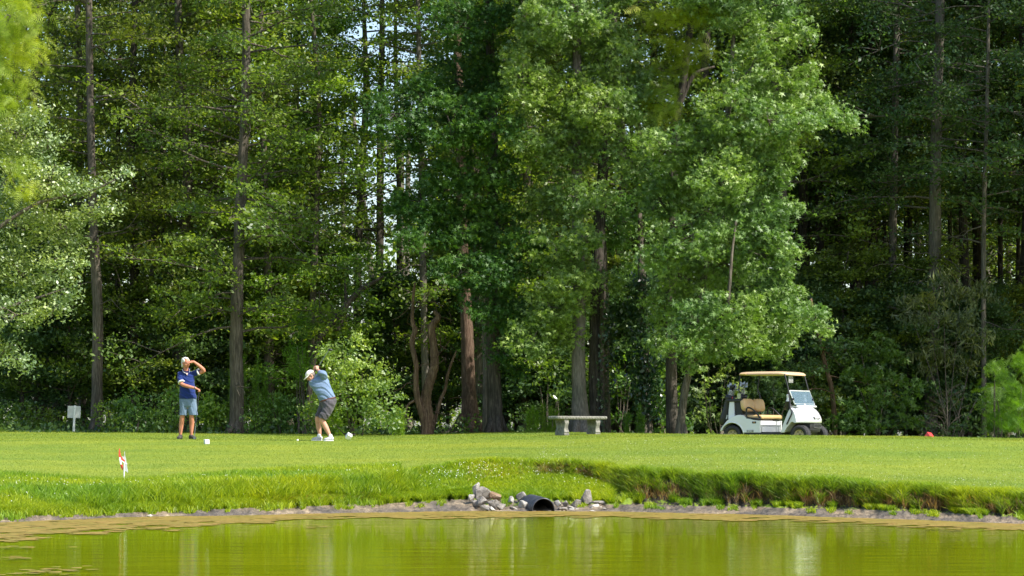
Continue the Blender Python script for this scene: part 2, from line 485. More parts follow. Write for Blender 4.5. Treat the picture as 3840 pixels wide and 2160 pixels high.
# ------------------------------------------------------------------ floating algae along the shore
AL = [(-600, 2070), (0, 2028), (250, 2010), (460, 1996), (620, 1985), (800, 1966), (1000, 1957), (1300, 1945), (1600, 1943), (2000, 1941), (2300, 1942), (2600, 1947), (2900, 1953), (3200, 1964), (3500, 1977), (3840, 1993), (4400, 2020)]
def algaemat():
    m, nt, bs, out = new_mat('floating_algae')
    f = noise(nt, 4.0, 9, rough=.8, stretch=(.45, 1.3, 1))
    c = ramp(nt, f, [(.36, (.10, .12, .004)), (.46, (.19, .16, .012)), (.55, (.29, .18, .03)), (.70, (.40, .24, .075))])
    nt.links.new(c, bs.inputs['Base Color']); bs.inputs['Roughness'].default_value = .6
    bump(nt, f, .3, .01, bs)
    return m
M['algae'] = algaemat()
rng = np.random.default_rng(8)
cs = np.arange(-600, 4400, 6.0)
inner = knots(cs)[0][:, 0] + .12
outer = np.array([shoreD(y) for y in np.interp(cs, [a for a, b in AL], [b for a, b in AL])])
g = Geo()
# a ragged mat: many short strips along the shore, denser near the bank
nst = 24000
u = rng.random(nst) * (len(cs) - 1)
pxs = np.interp(u, np.arange(len(cs)), cs)
di = np.interp(pxs, cs, inner); do = np.interp(pxs, cs, outer)
t = rng.random(nst) ** 1.15
rag = 1 + .10 * np.sin(pxs * .021) + .12 * np.sin(pxs * .0071 + 2) + .06 * np.sin(pxs * .09)
dd = di + (do - di) * t * rag
msk = np.sin(pxs * .013 + dd * 2.1) + np.sin(pxs * .031 - dd * 3.7 + 1) + .8 * np.sin(pxs * .083 + dd * 7) + .5 * np.sin(pxs * .19)
kp = (msk > -1.1 + 2.3 * (t - .35)) | (t < .12)
pxs, dd, t = pxs[kp], dd[kp], t[kp]; nst = len(t)
xx = (pxs - 1920) / F * dd
L = .05 + .2 * rng.random(nst) * (1 - .4 * t); Wd = .03 + .09 * rng.random(nst)
ang = rng.normal(size=nst) * .25
for k, zz in ((0, 0),):
    ca, sa = np.cos(ang), np.sin(ang)
    corners = []
    for q in range(6):
        a = q * PI / 3
        ex = np.cos(a) * L * (.7 + .6 * rng.random(nst)); ey = np.sin(a) * Wd * (.7 + .6 * rng.random(nst))
        corners.append(np.stack([xx + ex * ca - ey * sa, dd + ex * sa + ey * ca, .003 + .003 * rng.random(nst)], -1))
    v = np.stack(corners, 1).reshape(-1, 3)
    g.add(v, np.arange(nst * 6).reshape(-1, 6), np.repeat(rng.random(nst), 6))
# a few loose scraps further out
for (px, py, w) in ((40, 2098, .35), (230, 2140, .3), (130, 2156, .4), (20, 2058, .4), (1190, 1978, .25), (3560, 1990, .3)):
    Dd = shoreD(py); x0 = (px - 1920) / F * Dd
    for k in range(16):
        a = np.arange(6) * PI / 3
        cx = x0 + rng.normal() * w * .45; cy = Dd + rng.normal() * .16
        v = np.stack([cx + np.cos(a) * .06 * (.6 + rng.random(6)), cy + np.sin(a) * .05 * (.6 + rng.random(6)), np.full(6, .006 + .002 * k)], -1)
        g.add(v, np.arange(6)[None])
al = obj('floating_algae', g.mesh('floating_algae'), M['algae']); tag(al, 'orange brown mat of algae floating along the far shore of the pond', 'algae', kind='stuff')

# ------------------------------------------------------------------ grass
def grassmat(name, cols, patch=None):
    return leafmat(name, cols, trans=.45, rough=.45, spec=.4, tcol=(1.4, 1.35, .8), patch=patch)
M['blade'] = grassmat('grass_blades', [(.125, .178, .015), (.225, .285, .03), (.37, .44, .08)], patch=(1.15, 1.05, .8))
M['blade_long'] = grassmat('long_grass_blades', [(.1, .18, .008), (.24, .35, .014), (.42, .52, .035)], patch=(1.35, 1.12, .6))
M['straw'] = grassmat('dry_grass_blades', [(.12, .07, .03), (.26, .16, .06), (.42, .3, .12)])
M['clover_and_glint'] = plain('clover_and_glint_white', (.75, .78, .7), .6, .1)
def blades(px0, px1, fn, n, h, w, seed, lean=.35, two=True, up=1.0):
    """fn(px, rng) gives distances; blades stand on the ground"""
    rng = np.random.default_rng(seed)
    px = px0 + (px1 - px0) * rng.random(n)
    Y = fn(px, rng)
    X = (px - 1920) / F * Y
    Zg = ground_z(X, Y) - .006
    a = rng.random(n) * 2 * PI
    hh = h * (.5 + rng.random(n)) ; ww = w * (.6 + .8 * rng.random(n))
    lx = rng.normal(size=n) * lean * hh; ly = rng.normal(size=n) * lean * hh - .0
    dx, dy = np.cos(a) * ww, np.sin(a) * ww
    b0 = np.stack([X - dx, Y - dy, Zg], -1); b1 = np.stack([X + dx, Y + dy, Zg], -1)
    rv = np.clip(rng.normal(.5, .25, n), 0, 1)
    g = Geo()
    if two:
        m0 = np.stack([X + lx * .35 - dx * .8, Y + ly * .35 - dy * .8, Zg + hh * .6 * up], -1)
        m1 = np.stack([X + lx * .35 + dx * .8, Y + ly * .35 + dy * .8, Zg + hh * .6 * up], -1)
        tp = np.stack([X + lx, Y + ly, Zg + hh * up], -1)
        v = np.stack([b0, b1, m1, m0, tp], 1).reshape(-1, 3)
        q = np.arange(n)[:, None] * 5
        g.add(v, np.concatenate([q + 0, q + 1, q + 2, q + 3], 1), np.repeat(rv, 5))
        g.f.setdefault(3, []).append(np.concatenate([q + 3, q + 2, q + 4], 1))
    else:
        tp = np.stack([X + lx, Y + ly, Zg + hh * up], -1)
        v = np.stack([b0, b1, tp], 1).reshape(-1, 3)
        g.add(v, np.arange(n * 3).reshape(-1, 3), np.repeat(rv, 3))
    return g
def patchy(g, seed):
    """drop whole tufts so that the earth shows between them"""
    v = g.v[0].reshape(-1, 5, 3)
    x, z = v[:, 0, 0], v[:, 0, 2]
    m = np.sin(x * 5.1 + seed) + np.sin(x * 11.3 + z * 17) + .8 * np.sin(x * 23.7 - z * 31 + 1) > -.55 + 1.1 * (z < .3)
    n = int(m.sum()); h = Geo(); h.add(v[m].reshape(-1, 3), np.arange(n)[:, None] * 5 + np.array([[0, 1, 2, 3]]), g.r[0].reshape(-1, 5)[m].ravel())
    h.f.setdefault(3, []).append(np.arange(n)[:, None] * 5 + np.array([[3, 2, 4]]))
    return h
def between(k0, k1, a=0.0, b=1.0, pw=1.0, jit=0.0):
    def fn(px, rng):
        D, Z = knots(px)
        t = a + (b - a) * rng.random(len(px)) ** pw
        return D[:, k0] + (D[:, k1] - D[:, k0]) * t + rng.normal(size=len(px)) * jit
    return fn
def merge(name, gs, mat):
    g = Geo()
    for x in gs:
        off = g.n
        g.v += x.v; g.r += x.r; g.n += x.n
        for k, fs in x.f.items():
            g.f.setdefault(k, []).extend([f + off for f in fs])
    return obj(name, g.mesh(name), mat)
short = merge('short_grass', [
    blades(-100, 3940, between(3, 5), 330000, .020, .0042, 11, .5, False),
    blades(-100, 3940, between(5, 7), 170000, .024, .0055, 12, .5, False)], M['blade'])
tag(short, 'closely mown short bright green grass blades covering the lawn slope', 'grass', kind='stuff')
longg = merge('bank_grass', [
    blades(-100, 1500, between(2, 4, -.1, .95), 70000, .10, .006, 13, .45),
    blades(300, 1560, between(2, 3, -.1, .8), 22000, .19, .007, 14, .5),
    patchy(blades(1960, 2290, between(2, 3, .0, 1.05), 5000, .06, .006, 35, .5), 9), blades(1400, 2300, between(1, 2, .9, 1.0), 12000, .08, .007, 36, .5), blades(1400, 2000, between(2, 3, .0, 1.05), 26000, .08, .0075, 37, .55), blades(1400, 2300, between(1, 2, .08, 1.0), 60000, .085, .0075, 15, .55), blades(1400, 2300, between(1, 2, .18, 1.05), 45000, .075, .0075, 25, .55),
    blades(-100, 1500, between(1, 2, .25, 1.1, .8), 40000, .09, .006, 26, .55), patchy(blades(2230, 3940, between(1, 2, .1, 1.3), 50000, .07, .006, 27, .55), 5), blades(-100, 1500, between(1, 3, .0, .5), 30000, .08, .006, 28, .55),
    blades(1400, 2330, between(3, 4, -.06, .14), 16000, .10, .007, 16, .5),
    patchy(patchy(blades(-100, 3940, between(0, 1, .45, 1.0), 26000, .05, .006, 38, .6), 3), 8),
    patchy(blades(2230, 3940, between(2, 3, .2, 1.1), 30000, .12, .006, 41, .6), 23),
    blades(2230, 3940, between(3, 4, -.03, .06), 36000, .12, .005, 18, .6),
    blades(1500, 3940, between(3, 4, .0, .25), 30000, .05, .005, 19, .5),
    ], M['blade_long'])
tag(longg, 'long bright yellow green grass hanging over the eroded pond bank', 'grass', kind='stuff')
M['blade_shaded'] = grassmat('shaded_grass_blades', [(.075, .115, .012), (.155, .215, .02), (.29, .34, .05)])  # darker greens carry the shade under the overhanging bank
face = merge('shaded_bank_grass', [patchy(blades(2230, 3940, between(2, 3, .0, 1.0), 62000, .11, .006, 17, .6), 17), patchy(blades(2000, 2260, between(2, 3, .0, 1.0), 5000, .08, .006, 39, .6), 4)], M['blade_shaded'])
tag(face, 'grass tinted dark for overhang shade covering the steep face of the right bank', 'grass', kind='stuff')
dry = merge('dry_grass', [
    blades(2250, 3900, between(2, 3, .0, .6), 5000, .11, .006, 21, .5),
    blades(1740, 2220, between(2, 3, .3, .95), 1500, .08, .006, 22, .5), blades(2020, 2260, between(2, 3, .2, .9), 2500, .07, .006, 24, .5),
    blades(1000, 1500, between(1, 2, .3, 1.4), 2500, .09, .006, 23, .6)], M['straw'])
tag(dry, 'brown dry grass and bare roots on the steep face of the bank', 'grass', kind='stuff')
def flecks(px0, px1, fn, n, size, seed, hz):
    rng = np.random.default_rng(seed)
    px = px0 + (px1 - px0) * rng.random(n); Y = fn(px, rng); X = (px - 1920) / F * Y; Zg = ground_z(X, Y) + hz * (.5 + rng.random(n))
    g = Geo(); s = size * (.6 + .8 * rng.random(n))
    c = np.stack([X, Y, Zg], -1)
    o = np.array([[1, 0, 0], [-.5, .86, 0], [-.5, -.86, 0], [0, 0, 1]]) 
    v = (c[:, None, :] + o[None] * s[:, None, None]).reshape(-1, 3); q = np.arange(n)[:, None] * 4
    for t in ((0, 1, 3), (1, 2, 3), (2, 0, 3)):
        g.f.setdefault(3, []).append(np.concatenate([q + t[0], q + t[1], q + t[2]], 1))
    g.v.append(v); g.r.append(np.full(len(v), .5)); g.n += len(v)
    return g
cl = merge('clover_and_glints', [
    flecks(1480, 2280, between(1, 3, .5, 1.02), 480, .009, 31, .07),
    flecks(0, 1500, between(2, 4, 0, .6), 220, .008, 32, .1),
    flecks(2000, 3940, between(3, 5, .1, .95), 600, .006, 33, .02)], M['clover_and_glint'])  # this last set is leaf glints on the lawn, put in as white flecks
tag(cl, 'tiny white clovers in flower on the bank and painted leaf glints on the right lawn', 'flowers', kind='stuff')

# ------------------------------------------------------------------ rocks and drain pipe
def rockmat(name, lo, mid, hi):
    m, nt, bs, out = new_mat(name)
    f = noise(nt, 14, 8, rough=.7)
    nt.links.new(ramp(nt, f, [(.3, lo), (.5, mid), (.7, hi)]), bs.inputs['Base Color'])
    bs.inputs['Roughness'].default_value = .85; bump(nt, f, .9, .03, bs)
    return m
M['rock'] = rockmat('grey_rock', (.09, .082, .07), (.22, .2, .175), (.38, .35, .3))
M['rock_brown'] = rockmat('brown_rock', (.1, .06, .03), (.22, .14, .08), (.42, .33, .24))
M['rock_pale'] = rockmat('pale_rock', (.2, .19, .17), (.37, .35, .31), (.54, .51, .46))
def make_rock(name, px, py, w, h, D, mat, seed, label, rot=0.0, parent=None):
    """px,py: middle of the stone's foot; w,h in pixels"""
    rng = random.Random(seed)
    bm = bmesh.new()
    sx = w / F * D / 2 * 1.17; sz = h / F * D / 2 * (1.25 if px > 2080 else 1.12)
    pts = []
    for i in range(12):
        v = Vector((rng.gauss(0, 1), rng.gauss(0, 1), rng.gauss(0, 1))).normalized()
        v = v * rng.uniform(.86, 1.0)
        pts.append(bm.verts.new((v.x * sx, v.y * sx * .8, v.z * sz)))
    bmesh.ops.convex_hull(bm, input=pts)
    bmesh.ops.delete(bm, geom=[v for v in bm.verts if not v.link_faces], context='VERTS')
    bmesh.ops.bevel(bm, geom=list(bm.edges), offset=min(sx, sz) * .07, segments=1, affect='EDGES')
    o = bm_obj(name, bm, mat)
    D = min(D, 45.75 if py > 1884 else 46.05) if 1700 < px < 2290 and py > 1830 else D
    p = P(px, py, D); top = P(px, py - h * 1.12, D).z; g0 = gz(p.x, D) - .012
    sc = min(1.7, max(1.0, (top - g0) / 2 / sz))
    o.scale = (1, 1, sc)
    o.location = (p.x, p.y, top - sz * sc * .96); o.rotation_euler = (0, R(rot), rng.uniform(-.4, .4))
    tag(o, label, 'rock', 'rocks around the drain pipe')
    return o
DS = 45.3
ROCKS = [  # centre x, foot y, width, height, distance, material, rotation, words
 (1785, 1838, 27, 32, 46.6, 'rock_pale', 10, 'small pale grey rock standing alone in the grass above the brown boulder'),
 (1810, 1875, 78, 48, 46.2, 'rock', 15, 'big domed grey brown boulder at the top of the rocks left of the pipe'),
 (1858, 1880, 52, 38, 46.1, 'rock_brown', 35, 'brown slanting boulder with a pale top edge left of the pipe'),
 (1770, 1872, 34, 22, 46.0, 'rock_pale', -35, 'pale narrow rock leaning at the far left end of the rock pile'),
 (1785, 1895, 38, 20, 45.7, 'rock', 28, 'flat pale brown slab lying lowest left of the brown boulder'),
 (1808, 1893, 44, 30, 45.6, 'rock', 18, 'blocky tan rock in front of the domed boulder'),
 (1852, 1903, 50, 32, 45.5, 'rock', 22, 'square grey rock below the brown slanting boulder'),
 (1882, 1915, 48, 26, 45.4, 'rock', 5, 'dark wedge shaped rock at the water edge left of the pipe'),
 (1818, 1916, 46, 24, 45.35, 'rock', 0, 'low wide grey rock at the water edge furthest left'),
 (1846, 1917, 26, 18, 45.3, 'rock_pale', 12, 'small rock wedged between two bigger ones at the water'),
 (1917, 1897, 24, 34, 45.8, 'rock_pale', 4, 'upright pale rock standing by itself between pile and pipe'),
 (1958, 1884, 48, 36, 46.0, 'rock', -8, 'brown rock with a flat pale top directly left of the pipe'),
 (1964, 1916, 46, 36, 45.5, 'rock_pale', 24, 'round pale rock touching the left side of the pipe at the water'),
 (1925, 1915, 34, 14, 45.4, 'rock', 6, 'flat thin rock at the water between the pile and the pipe'),
 (2091, 1902, 30, 26, 45.8, 'rock_pale', 12, 'pale rock touching the right side of the pipe'),
 (2108, 1916, 42, 18, 45.4, 'rock', 3, 'low grey rock at the water just right of the pipe'),
 (2124, 1900, 34, 24, 45.8, 'rock', -10, 'grey brown rock behind the low rocks right of the pipe'),
 (2137, 1915, 34, 16, 45.45, 'rock_pale', 0, 'small pale flat rock at the water right of the pipe'),
 (2162, 1904, 40, 30, 45.6, 'rock', -5, 'rounded grey rock in front of the tall pointed boulder'),
 (2154, 1917, 38, 12, 45.35, 'rock_pale', 4, 'thin white rock lying on the mud at the water'),
 (2203, 1892, 50, 54, 46.1, 'rock', 8, 'tallest pale grey rounded boulder right of the pipe'),
 (2228, 1900, 44, 30, 45.75, 'rock', -25, 'slanted grey rock at the right foot of the tallest boulder'),
 (2190, 1907, 22, 12, 45.5, 'rock_pale', 0, 'little pale rock under the tallest boulder'),
 (2222, 1909, 52, 20, 45.5, 'rock_pale', -14, 'long whitish rock leaning low right of the tallest boulder'),
 (2252, 1898, 40, 22, 45.9, 'rock', 14, 'low rock at the right end of the rock pile near the grass'),
 (2246, 1912, 26, 13, 45.5, 'rock_pale', -10, 'small white rock at the right end of the rock pile by the water'),
 (2220, 1920, 34, 7, 45.2, 'rock_pale', 0, 'flat white slab at the water line right of the pipe'),
 (2178, 1885, 24, 20, 46.2, 'rock', 20, 'small half hidden rock left of the tallest boulder'),
 (2272, 1788, 26, 14, 47.8, 'rock_pale', 0, 'small white stone in the grass high on the bank right of the pipe'),
 (560, 1937, 26, 9, 42.1, 'rock_pale', 0, 'small white stone on the mud below the left bank'),
 (676, 1927, 30, 12, 42.9, 'rock_pale', 10, 'flat pale stone on the muddy shore on the left'),
 (2265, 1912, 18, 9, 45.3, 'rock', 0, 'little grey stone last of the rocks on the right'),
]
for k, (px, py, w, h, Dd, mt, rt, lb) in enumerate(ROCKS):
    make_rock('rock', px, py, w, h, Dd, M[mt], 100 + k, lb, rt)

def pipe():
    root = empty('drain_pipe', P(2038, 1918, 45.2))
    tag(root, 'black corrugated plastic drain pipe opening into the pond between the rocks', 'drain pipe')
    r = .192
    m, nt, bs, out = new_mat('black_pipe')
    f = noise(nt, 7, 5)
    nt.links.new(ramp(nt, f, [(.35, (.022, .024, .03)), (.7, (.07, .075, .09))]), bs.inputs['Base Color']); bs.inputs['Roughness'].default_value = .38
    hd = Vector((-.26, .95, .05)).normalized()       # the pipe runs back into the bank, to the left
    q = hd.to_track_quat('Z', 'Y').to_matrix().to_4x4()
    bm = bmesh.new()
    n = 40; rings = []
    prof = [(r * .93, .02), (r * .93, 0), (r * 1.0, 0), (r * 1.03, .02)]
    L = 0.02
    k = 0
    while L < .75:
        prof += [(r * 1.05, L + .02), (r * 1.05, L + .05), (r * .985, L + .065), (r * .985, L + .085)]
        L += .085
    for rr, h in prof:
        rings.append([bm.verts.new((rr * math.cos(2 * PI * k / n), rr * math.sin(2 * PI * k / n), h)) for k in range(n)])
    for a, b in zip(rings, rings[1:]):
        for k in range(n): bm.faces.new((a[k], a[(k + 1) % n], b[(k + 1) % n], b[k]))
    bmesh.ops.transform(bm, matrix=q, verts=bm.verts)
    w = bm_obj('corrugated_wall', bm, m, root, True)
    bm = bmesh.new(); rings = []
    for rr, h in ((r * .93, .0), (r * .92, .4), (r * .92, .84)):
        rings.append([bm.verts.new((rr * math.cos(2 * PI * k / n), rr * math.sin(2 * PI * k / n), h)) for k in range(n)])
    for a, b in zip(rings, rings[1:]):
        for k in range(n): bm.faces.new((b[k], b[(k + 1) % n], a[(k + 1) % n], a[k]))
    bm.faces.new(rings[-1])
    bmesh.ops.transform(bm, matrix=q, verts=bm.verts)
    bm_obj('inner_lining', bm, plain('pipe_inside', (.012, .012, .014), .6), root, True)
    bm = bmesh.new()
    pts = [q @ Vector((r * 1.08 * math.cos(a), r * 1.08 * math.sin(a), h)) for a, h in ((2.5, .03), (2.5, .6))]
    root.location.z += .025
pipe()
# ------------------------------------------------------------------ trees
def unit(v): return v / (np.linalg.norm(v, axis=-1, keepdims=True) + 1e-9)
def leaves(g, C, size, kind, rng, up=.55, droop=0.0, var=.3, rmid=.5, rspread=.25):
    """one leaf at each centre C"""
    n = len(C)
    if n == 0: return
    nr = rng.normal(size=(n, 3)); nr[:, 2] = nr[:, 2] * .6 + up * 2.0
    nr = unit(nr)
    d = rng.normal(size=(n, 3)); d[:, 2] -= droop * 2.0
    a = unit(d - nr * np.sum(d * nr, -1, keepdims=True))
    b = np.cross(nr, a)
    s = (size * np.clip(1 + var * rng.normal(size=n), .5, 1.5))[:, None]
    rv = np.clip(rng.normal(rmid, rspread, n), 0, 1)
    q = np.arange(n)[:, None]
    if kind == 'oval':
        w = .27
        bend = nr * s * .08
        v = np.stack([C - a * s * .5, C + b * s * w - bend * 0, C + a * s * .5 - bend, C - b * s * w], 1).reshape(-1, 3)
        g.add(v, q * 4 + np.arange(4)[None], np.repeat(rv, 4))
    elif kind == 'narrow':
        w = .11
        v = np.stack([C - a * s * .5, C + b * s * w, C + a * s * .5 - nr * s * .12, C - b * s * w], 1).reshape(-1, 3)
        g.add(v, q * 4 + np.arange(4)[None], np.repeat(rv, 4))
    elif kind == 'star':
        vs = []; 
        for k in range(5):
            t = (k - 2) * 1.08
            e = a * math.cos(t) + b * math.sin(t); f = np.cross(nr, e)
            ln = (.62 if k in (1, 2, 3) else .46)
            tip = C + e * s * ln - nr * s * .10
            vs += [C - e * s * .07 + f * s * .13, tip, C - e * s * .07 - f * s * .13]
        v = np.stack(vs, 1).reshape(-1, 3)
        g.add(v, (np.arange(n * 5)[:, None] * 3 + np.arange(3)[None]), np.repeat(rv, 15))
    elif kind == 'frond':
        a = unit(a * np.array([1, 1, .35]) + np.array([0, 0, -.28])); b = unit(np.cross(nr, a)); vs = []
        for j in range(9):
            t = j / 8.0; q0 = C + a * s * (t - .3) - np.array([0, 0, .12]) * s * t * t
            for sg in (-1, 1):
                tip = q0 + (b * sg * .34 + a * .26) * s * (1.1 - .6 * t) * (.8 + .4 * rng.random((n, 1)))
                vs += [q0 - a * s * .022, q0 + a * s * .022, tip]
        v = np.stack(vs, 1).reshape(-1, 3)
        g.add(v, (np.arange(n * 18)[:, None] * 3 + np.arange(3)[None]), np.repeat(rv, 54))
    elif kind == 'needle':
        w = .05
        v = np.stack([C - b * s * w, C + b * s * w, C + a * s], 1).reshape(-1, 3)
        g.add(v, q * 3 + np.arange(3)[None], np.repeat(rv, 3))

def spray_points(centres, rad, per, rng, flat=.45):
    """leaf positions scattered round each spray centre"""
    C = np.repeat(centres, per, axis=0)
    r = np.repeat(np.broadcast_to(rad, len(centres)), per)[:, None]
    o = rng.normal(size=(len(C), 3)) * .55
    o[:, 2] *= flat
    return C + o * r

def limb(p0, az, el, L, rng, sag=.0, n=6, wig=.08):
    """a crooked limb as a path"""
    pts = [np.array(p0, float)]; d = np.array([math.cos(az) * math.cos(el), math.sin(az) * math.cos(el), math.sin(el)])
    for i in range(n):
        d = d + rng.normal(size=3) * wig + np.array([0, 0, -sag / n]); d /= np.linalg.norm(d)
        pts.append(pts[-1] + d * L / n)
    return np.array(pts)

def tree_geo(rng, path, rad, h0, h1, nl, L0, L1, leaf, size, per, rad_spray=.42, flat=.4, el=(.0, .35), sag=.3, dead=0, deadz=(2, 7),
             azs=None, up=.55, droop=0.0, twigs=3, rmid=.5, sprays=5, base_frac=.12, nside=12, limb_r=.28):
    """trunk with limbs (returned as one mesh) and a crown of leaves on sprays along the limbs"""
    tr = Geo(); cr = Geo()
    pth = smooth_path(np.column_stack([path, rad]), 6)
    tube_np(tr, pth[:, :3], pth[:, 3], nside, rnd=.5, wob=.14, rng=rng)
    zs = pth[:, 2]
    cent = []
    def at(z): return np.array([np.interp(z, zs, pth[:, k]) for k in range(4)])
    for i in range(nl):
        t = (i + rng.random()) / nl
        z = h0 + (h1 - h0) * t
        c = at(z)
        az = rng.random() * 2 * PI if azs is None else azs[0] + (azs[1] - azs[0]) * rng.random()
        Ln = (L0 + (L1 - L0) * t) * (.65 + .6 * rng.random())
        e = el[0] + (el[1] - el[0]) * rng.random()
        lp = limb(c[:3], az, e, Ln, rng, sag, 6, .12)
        r0 = min(c[3] * .45, .009 + Ln * .008)
        tube_np(tr, lp, np.linspace(r0, .006, len(lp)), 5, cap=False)
        for k in range(twigs):
            s = int(rng.integers(2, 6)); az2 = az + rng.choice([-1, 1]) * rng.uniform(.4, 1.1)
            tp = limb(lp[s], az2, e + rng.normal() * .15, Ln * rng.uniform(.25, .5), rng, sag * .5, 4, .12)
            tube_np(tr, tp, np.linspace(r0 * .45, .004, len(tp)), 4, cap=False)
            cent += [tp[2], tp[3], tp[4]]
        for k in range(sprays):
            s = base_frac + (1 - base_frac) * (k + .5 * rng.random() + .5) / sprays
            x = s * (len(lp) - 1); a = int(min(x, len(lp) - 2)); cent.append(lp[a] + (lp[a + 1] - lp[a]) * (x - a))
    for i in range(dead):
        z = rng.uniform(*deadz); c = at(z); az = rng.random() * 2 * PI
        lp = limb(c[:3], az, rng.uniform(-.2, .35), rng.uniform(.8, 2.4), rng, .3, 7, .22)
        tube_np(tr, lp, np.linspace(.02, .005, len(lp)), 4, rnd=1.0, cap=False)
        for k in range(3):
            s = int(rng.integers(2, 6)); tp = limb(lp[s], az + rng.normal() * .8, rng.normal() * .4, rng.uniform(.3, .8), rng, 0, 4, .25)
            tube_np(tr, tp, np.linspace(.009, .004, len(tp)), 3, rnd=1.0, cap=False)
    cent = np.array(cent)
    C = spray_points(cent, rad_spray * (.6 + .8 * rng.random(len(cent))), per, rng, flat)
    leaves(cr, C, size, leaf, rng, up, droop, rmid=rmid)
    return tr, cr

TREES = []
def put_tree(name, label, cat, base, tr, cr, bark, leafm, group=None, extra=()):
    root = empty(name, base)
    tag(root, label, cat, group)
    if tr is not None: obj('trunk', tr if isinstance(tr, bpy.types.Mesh) else tr.mesh('trunk'), M[bark], root, True)
    if cr is not None: obj('crown', cr if isinstance(cr, bpy.types.Mesh) else cr.mesh('crown'), M[leafm], root)
    for nm, ge, mt in extra:
        obj(nm, ge.mesh(nm), M[mt], root)
    TREES.append(root)
    return root
def copy_tree(src, loc, rz, s=1.0, label=None, group=None, sz=None):
    r = src.copy(); COL.objects.link(r); r.location = loc; r.rotation_euler = (0, 0, rz); r.scale = (s, s, sz or s)
    if label: r['label'] = label
    if group: r['group'] = group
    for ch in list(src.children):
        c = ch.copy(); COL.objects.link(c); c.parent = r
    return r

def pix_path(pts, D, rel, widths):
    """[(px,py)] -> path relative to rel, with radii from pixel widths"""
    out = []; Ds = D if hasattr(D, '__len__') else [D] * len(pts)
    for (px, py), d in zip(pts, Ds):
        p = P(px, py, d) - rel; out.append((p.x, p.y, p.z))
    rad = [w / 2 / F * d for w, d in zip(widths, Ds)]
    return np.array(out), np.array(rad)

def lobe_crown(lobes, rel, rng, leaf, size, dens, depth=1.1, spray=.36, per=34, up=.5, droop=.35, twig=True, rmid=.5, gaps=.0):
    """crown from foliage masses (px, py, rx, ry, D[, hue]); leaves hang in sprays round each mass"""
    cr = Geo(); tw = Geo()
    for lb in lobes:
        px, py, rx, ry, D = lb[:5]; hue = lb[5] if len(lb) > 5 else rmid
        c = P(px, py, D + rng.uniform(-.7, .7)) - rel; c = np.array(c)
        ax, az = rx * .92 / F * D, ry * .9 / F * D; ay = min(depth, max(.35, (ax + az) / 2))
        ns = max(3, int(dens * (ax * az + ay * (ax + az) * .5) * 4))
        u = unit(rng.normal(size=(ns, 3))); rr = rng.random(ns) ** .5
        rr = .45 + .6 * rr
        cs = c + u * np.array([ax, ay, az]) * rr[:, None]
        if gaps: cs = cs[rng.random(len(cs)) > gaps]
        C = spray_points(cs, spray * (.5 + .9 * rng.random(len(cs))), per, rng, .6)
        leaves(cr, C, size, leaf, rng, up, droop, rmid=hue)
        if twig:
            for k in range(0, len(cs), 5):
                mid = c + (cs[k] - c) * .5 + rng.normal(size=3) * .12
                tube_np(tw, np.array([c, mid, cs[k]]), [.018, .011, .004], 4, cap=False)
    return cr, tw
def trunk_only(rel, pts, D, widths, rng, nside=14, wob=.1, g=None):
    g = g or Geo()
    pth, rad = pix_path(pts, D, rel, widths)
    sp = smooth_path(np.column_stack([pth, rad]), 8)
    tube_np(g, sp[:, :3], sp[:, 3], nside, wob=wob, rng=rng)
    return g
def flare(g, r, rng, n=5, h=.5):
    """root buttresses at a trunk's foot"""
    for k in range(n):
        a = 2 * PI * (k + rng.random() * .6) / n
        d = np.array([math.cos(a), math.sin(a), 0])
        tube_np(g, np.array([d * r * .5 + [0, 0, h], d * r * .95 + [0, 0, h * .3], d * r * 1.5 + [0, 0, -.05]]), [r * .3, r * .4, r * .35], 6)

# ---- the main oak and the other single trees of the left wood
def featured(seed, px0, D, pts, widths, label, bark, leafm, h0, h1, nl, L0, L1, size, per, cat='tree', leaf='oval', dead=4, deadz=(1.5, 6), name='oak_tree', group=None, **kw):
    rng = np.random.default_rng(seed)
    base = foot(px0, D)
    path, rad = pix_path(pts, D, base, widths)
    path = np.vstack([[path[0][0], path[0][1], -.15], path[1:]])
    tr, cr = tree_geo(rng, path, rad, h0, h1, nl, L0, L1, leaf, size, per, dead=dead, deadz=deadz, **kw)
    flare(tr, rad[0], rng, 5, .35)
    return put_tree(name, label, cat, base, tr, cr, bark, leafm, group)

featured(1, 885, 73, [(886, 1640), (888, 1500), (886, 1250), (893, 1000), (903, 750), (920, 400), (924, 100), (915, -300), (905, -800)], [66, 50, 46, 42, 38, 34, 30, 24, 10],
         'tall straight oak with thin level branches standing behind the two golfers', 'bark', 'oak', 2.6, 16.5, 84, 3.3, 2.4, .11, 26, dead=10, deadz=(1.2, 9), el=(-.05, .3), sag=.15, rad_spray=.4, sprays=4)
featured(2, 362, 76, [(362, 1640), (364, 1400), (366, 1150), (352, 900), (343, 600), (335, 200), (330, -300), (325, -800)], [50, 40, 38, 34, 30, 26, 20, 8],
         'straight grey trunk rising behind the blank white sign', 'bark', 'oak', 4.5, 17, 50, 3.0, 2.4, .11, 25, dead=5, deadz=(2, 6))
featured(3, 298, 82, [(310, 1640), (306, 1200), (303, 700), (298, 300), (290, 0), (285, -500)], [32, 29, 27, 25, 20, 8],
         'slim pale trunk seen between crowns at the upper left', 'bark_grey', 'oak', 6.5, 17, 44, 2.8, 2.4, .11, 25, dead=7, deadz=(8, 13))
featured(4, 1336, 83, [(1330, 1640), (1338, 1250), (1345, 900), (1360, 600), (1372, 300), (1355, -200)], [34, 30, 28, 26, 22, 8],
         'narrow dark trunk standing left of its near twin behind the bending golfer', 'bark', 'oak_light', 6.0, 15, 40, 2.8, 2.2, .105, 18, dead=8, deadz=(3, 12))
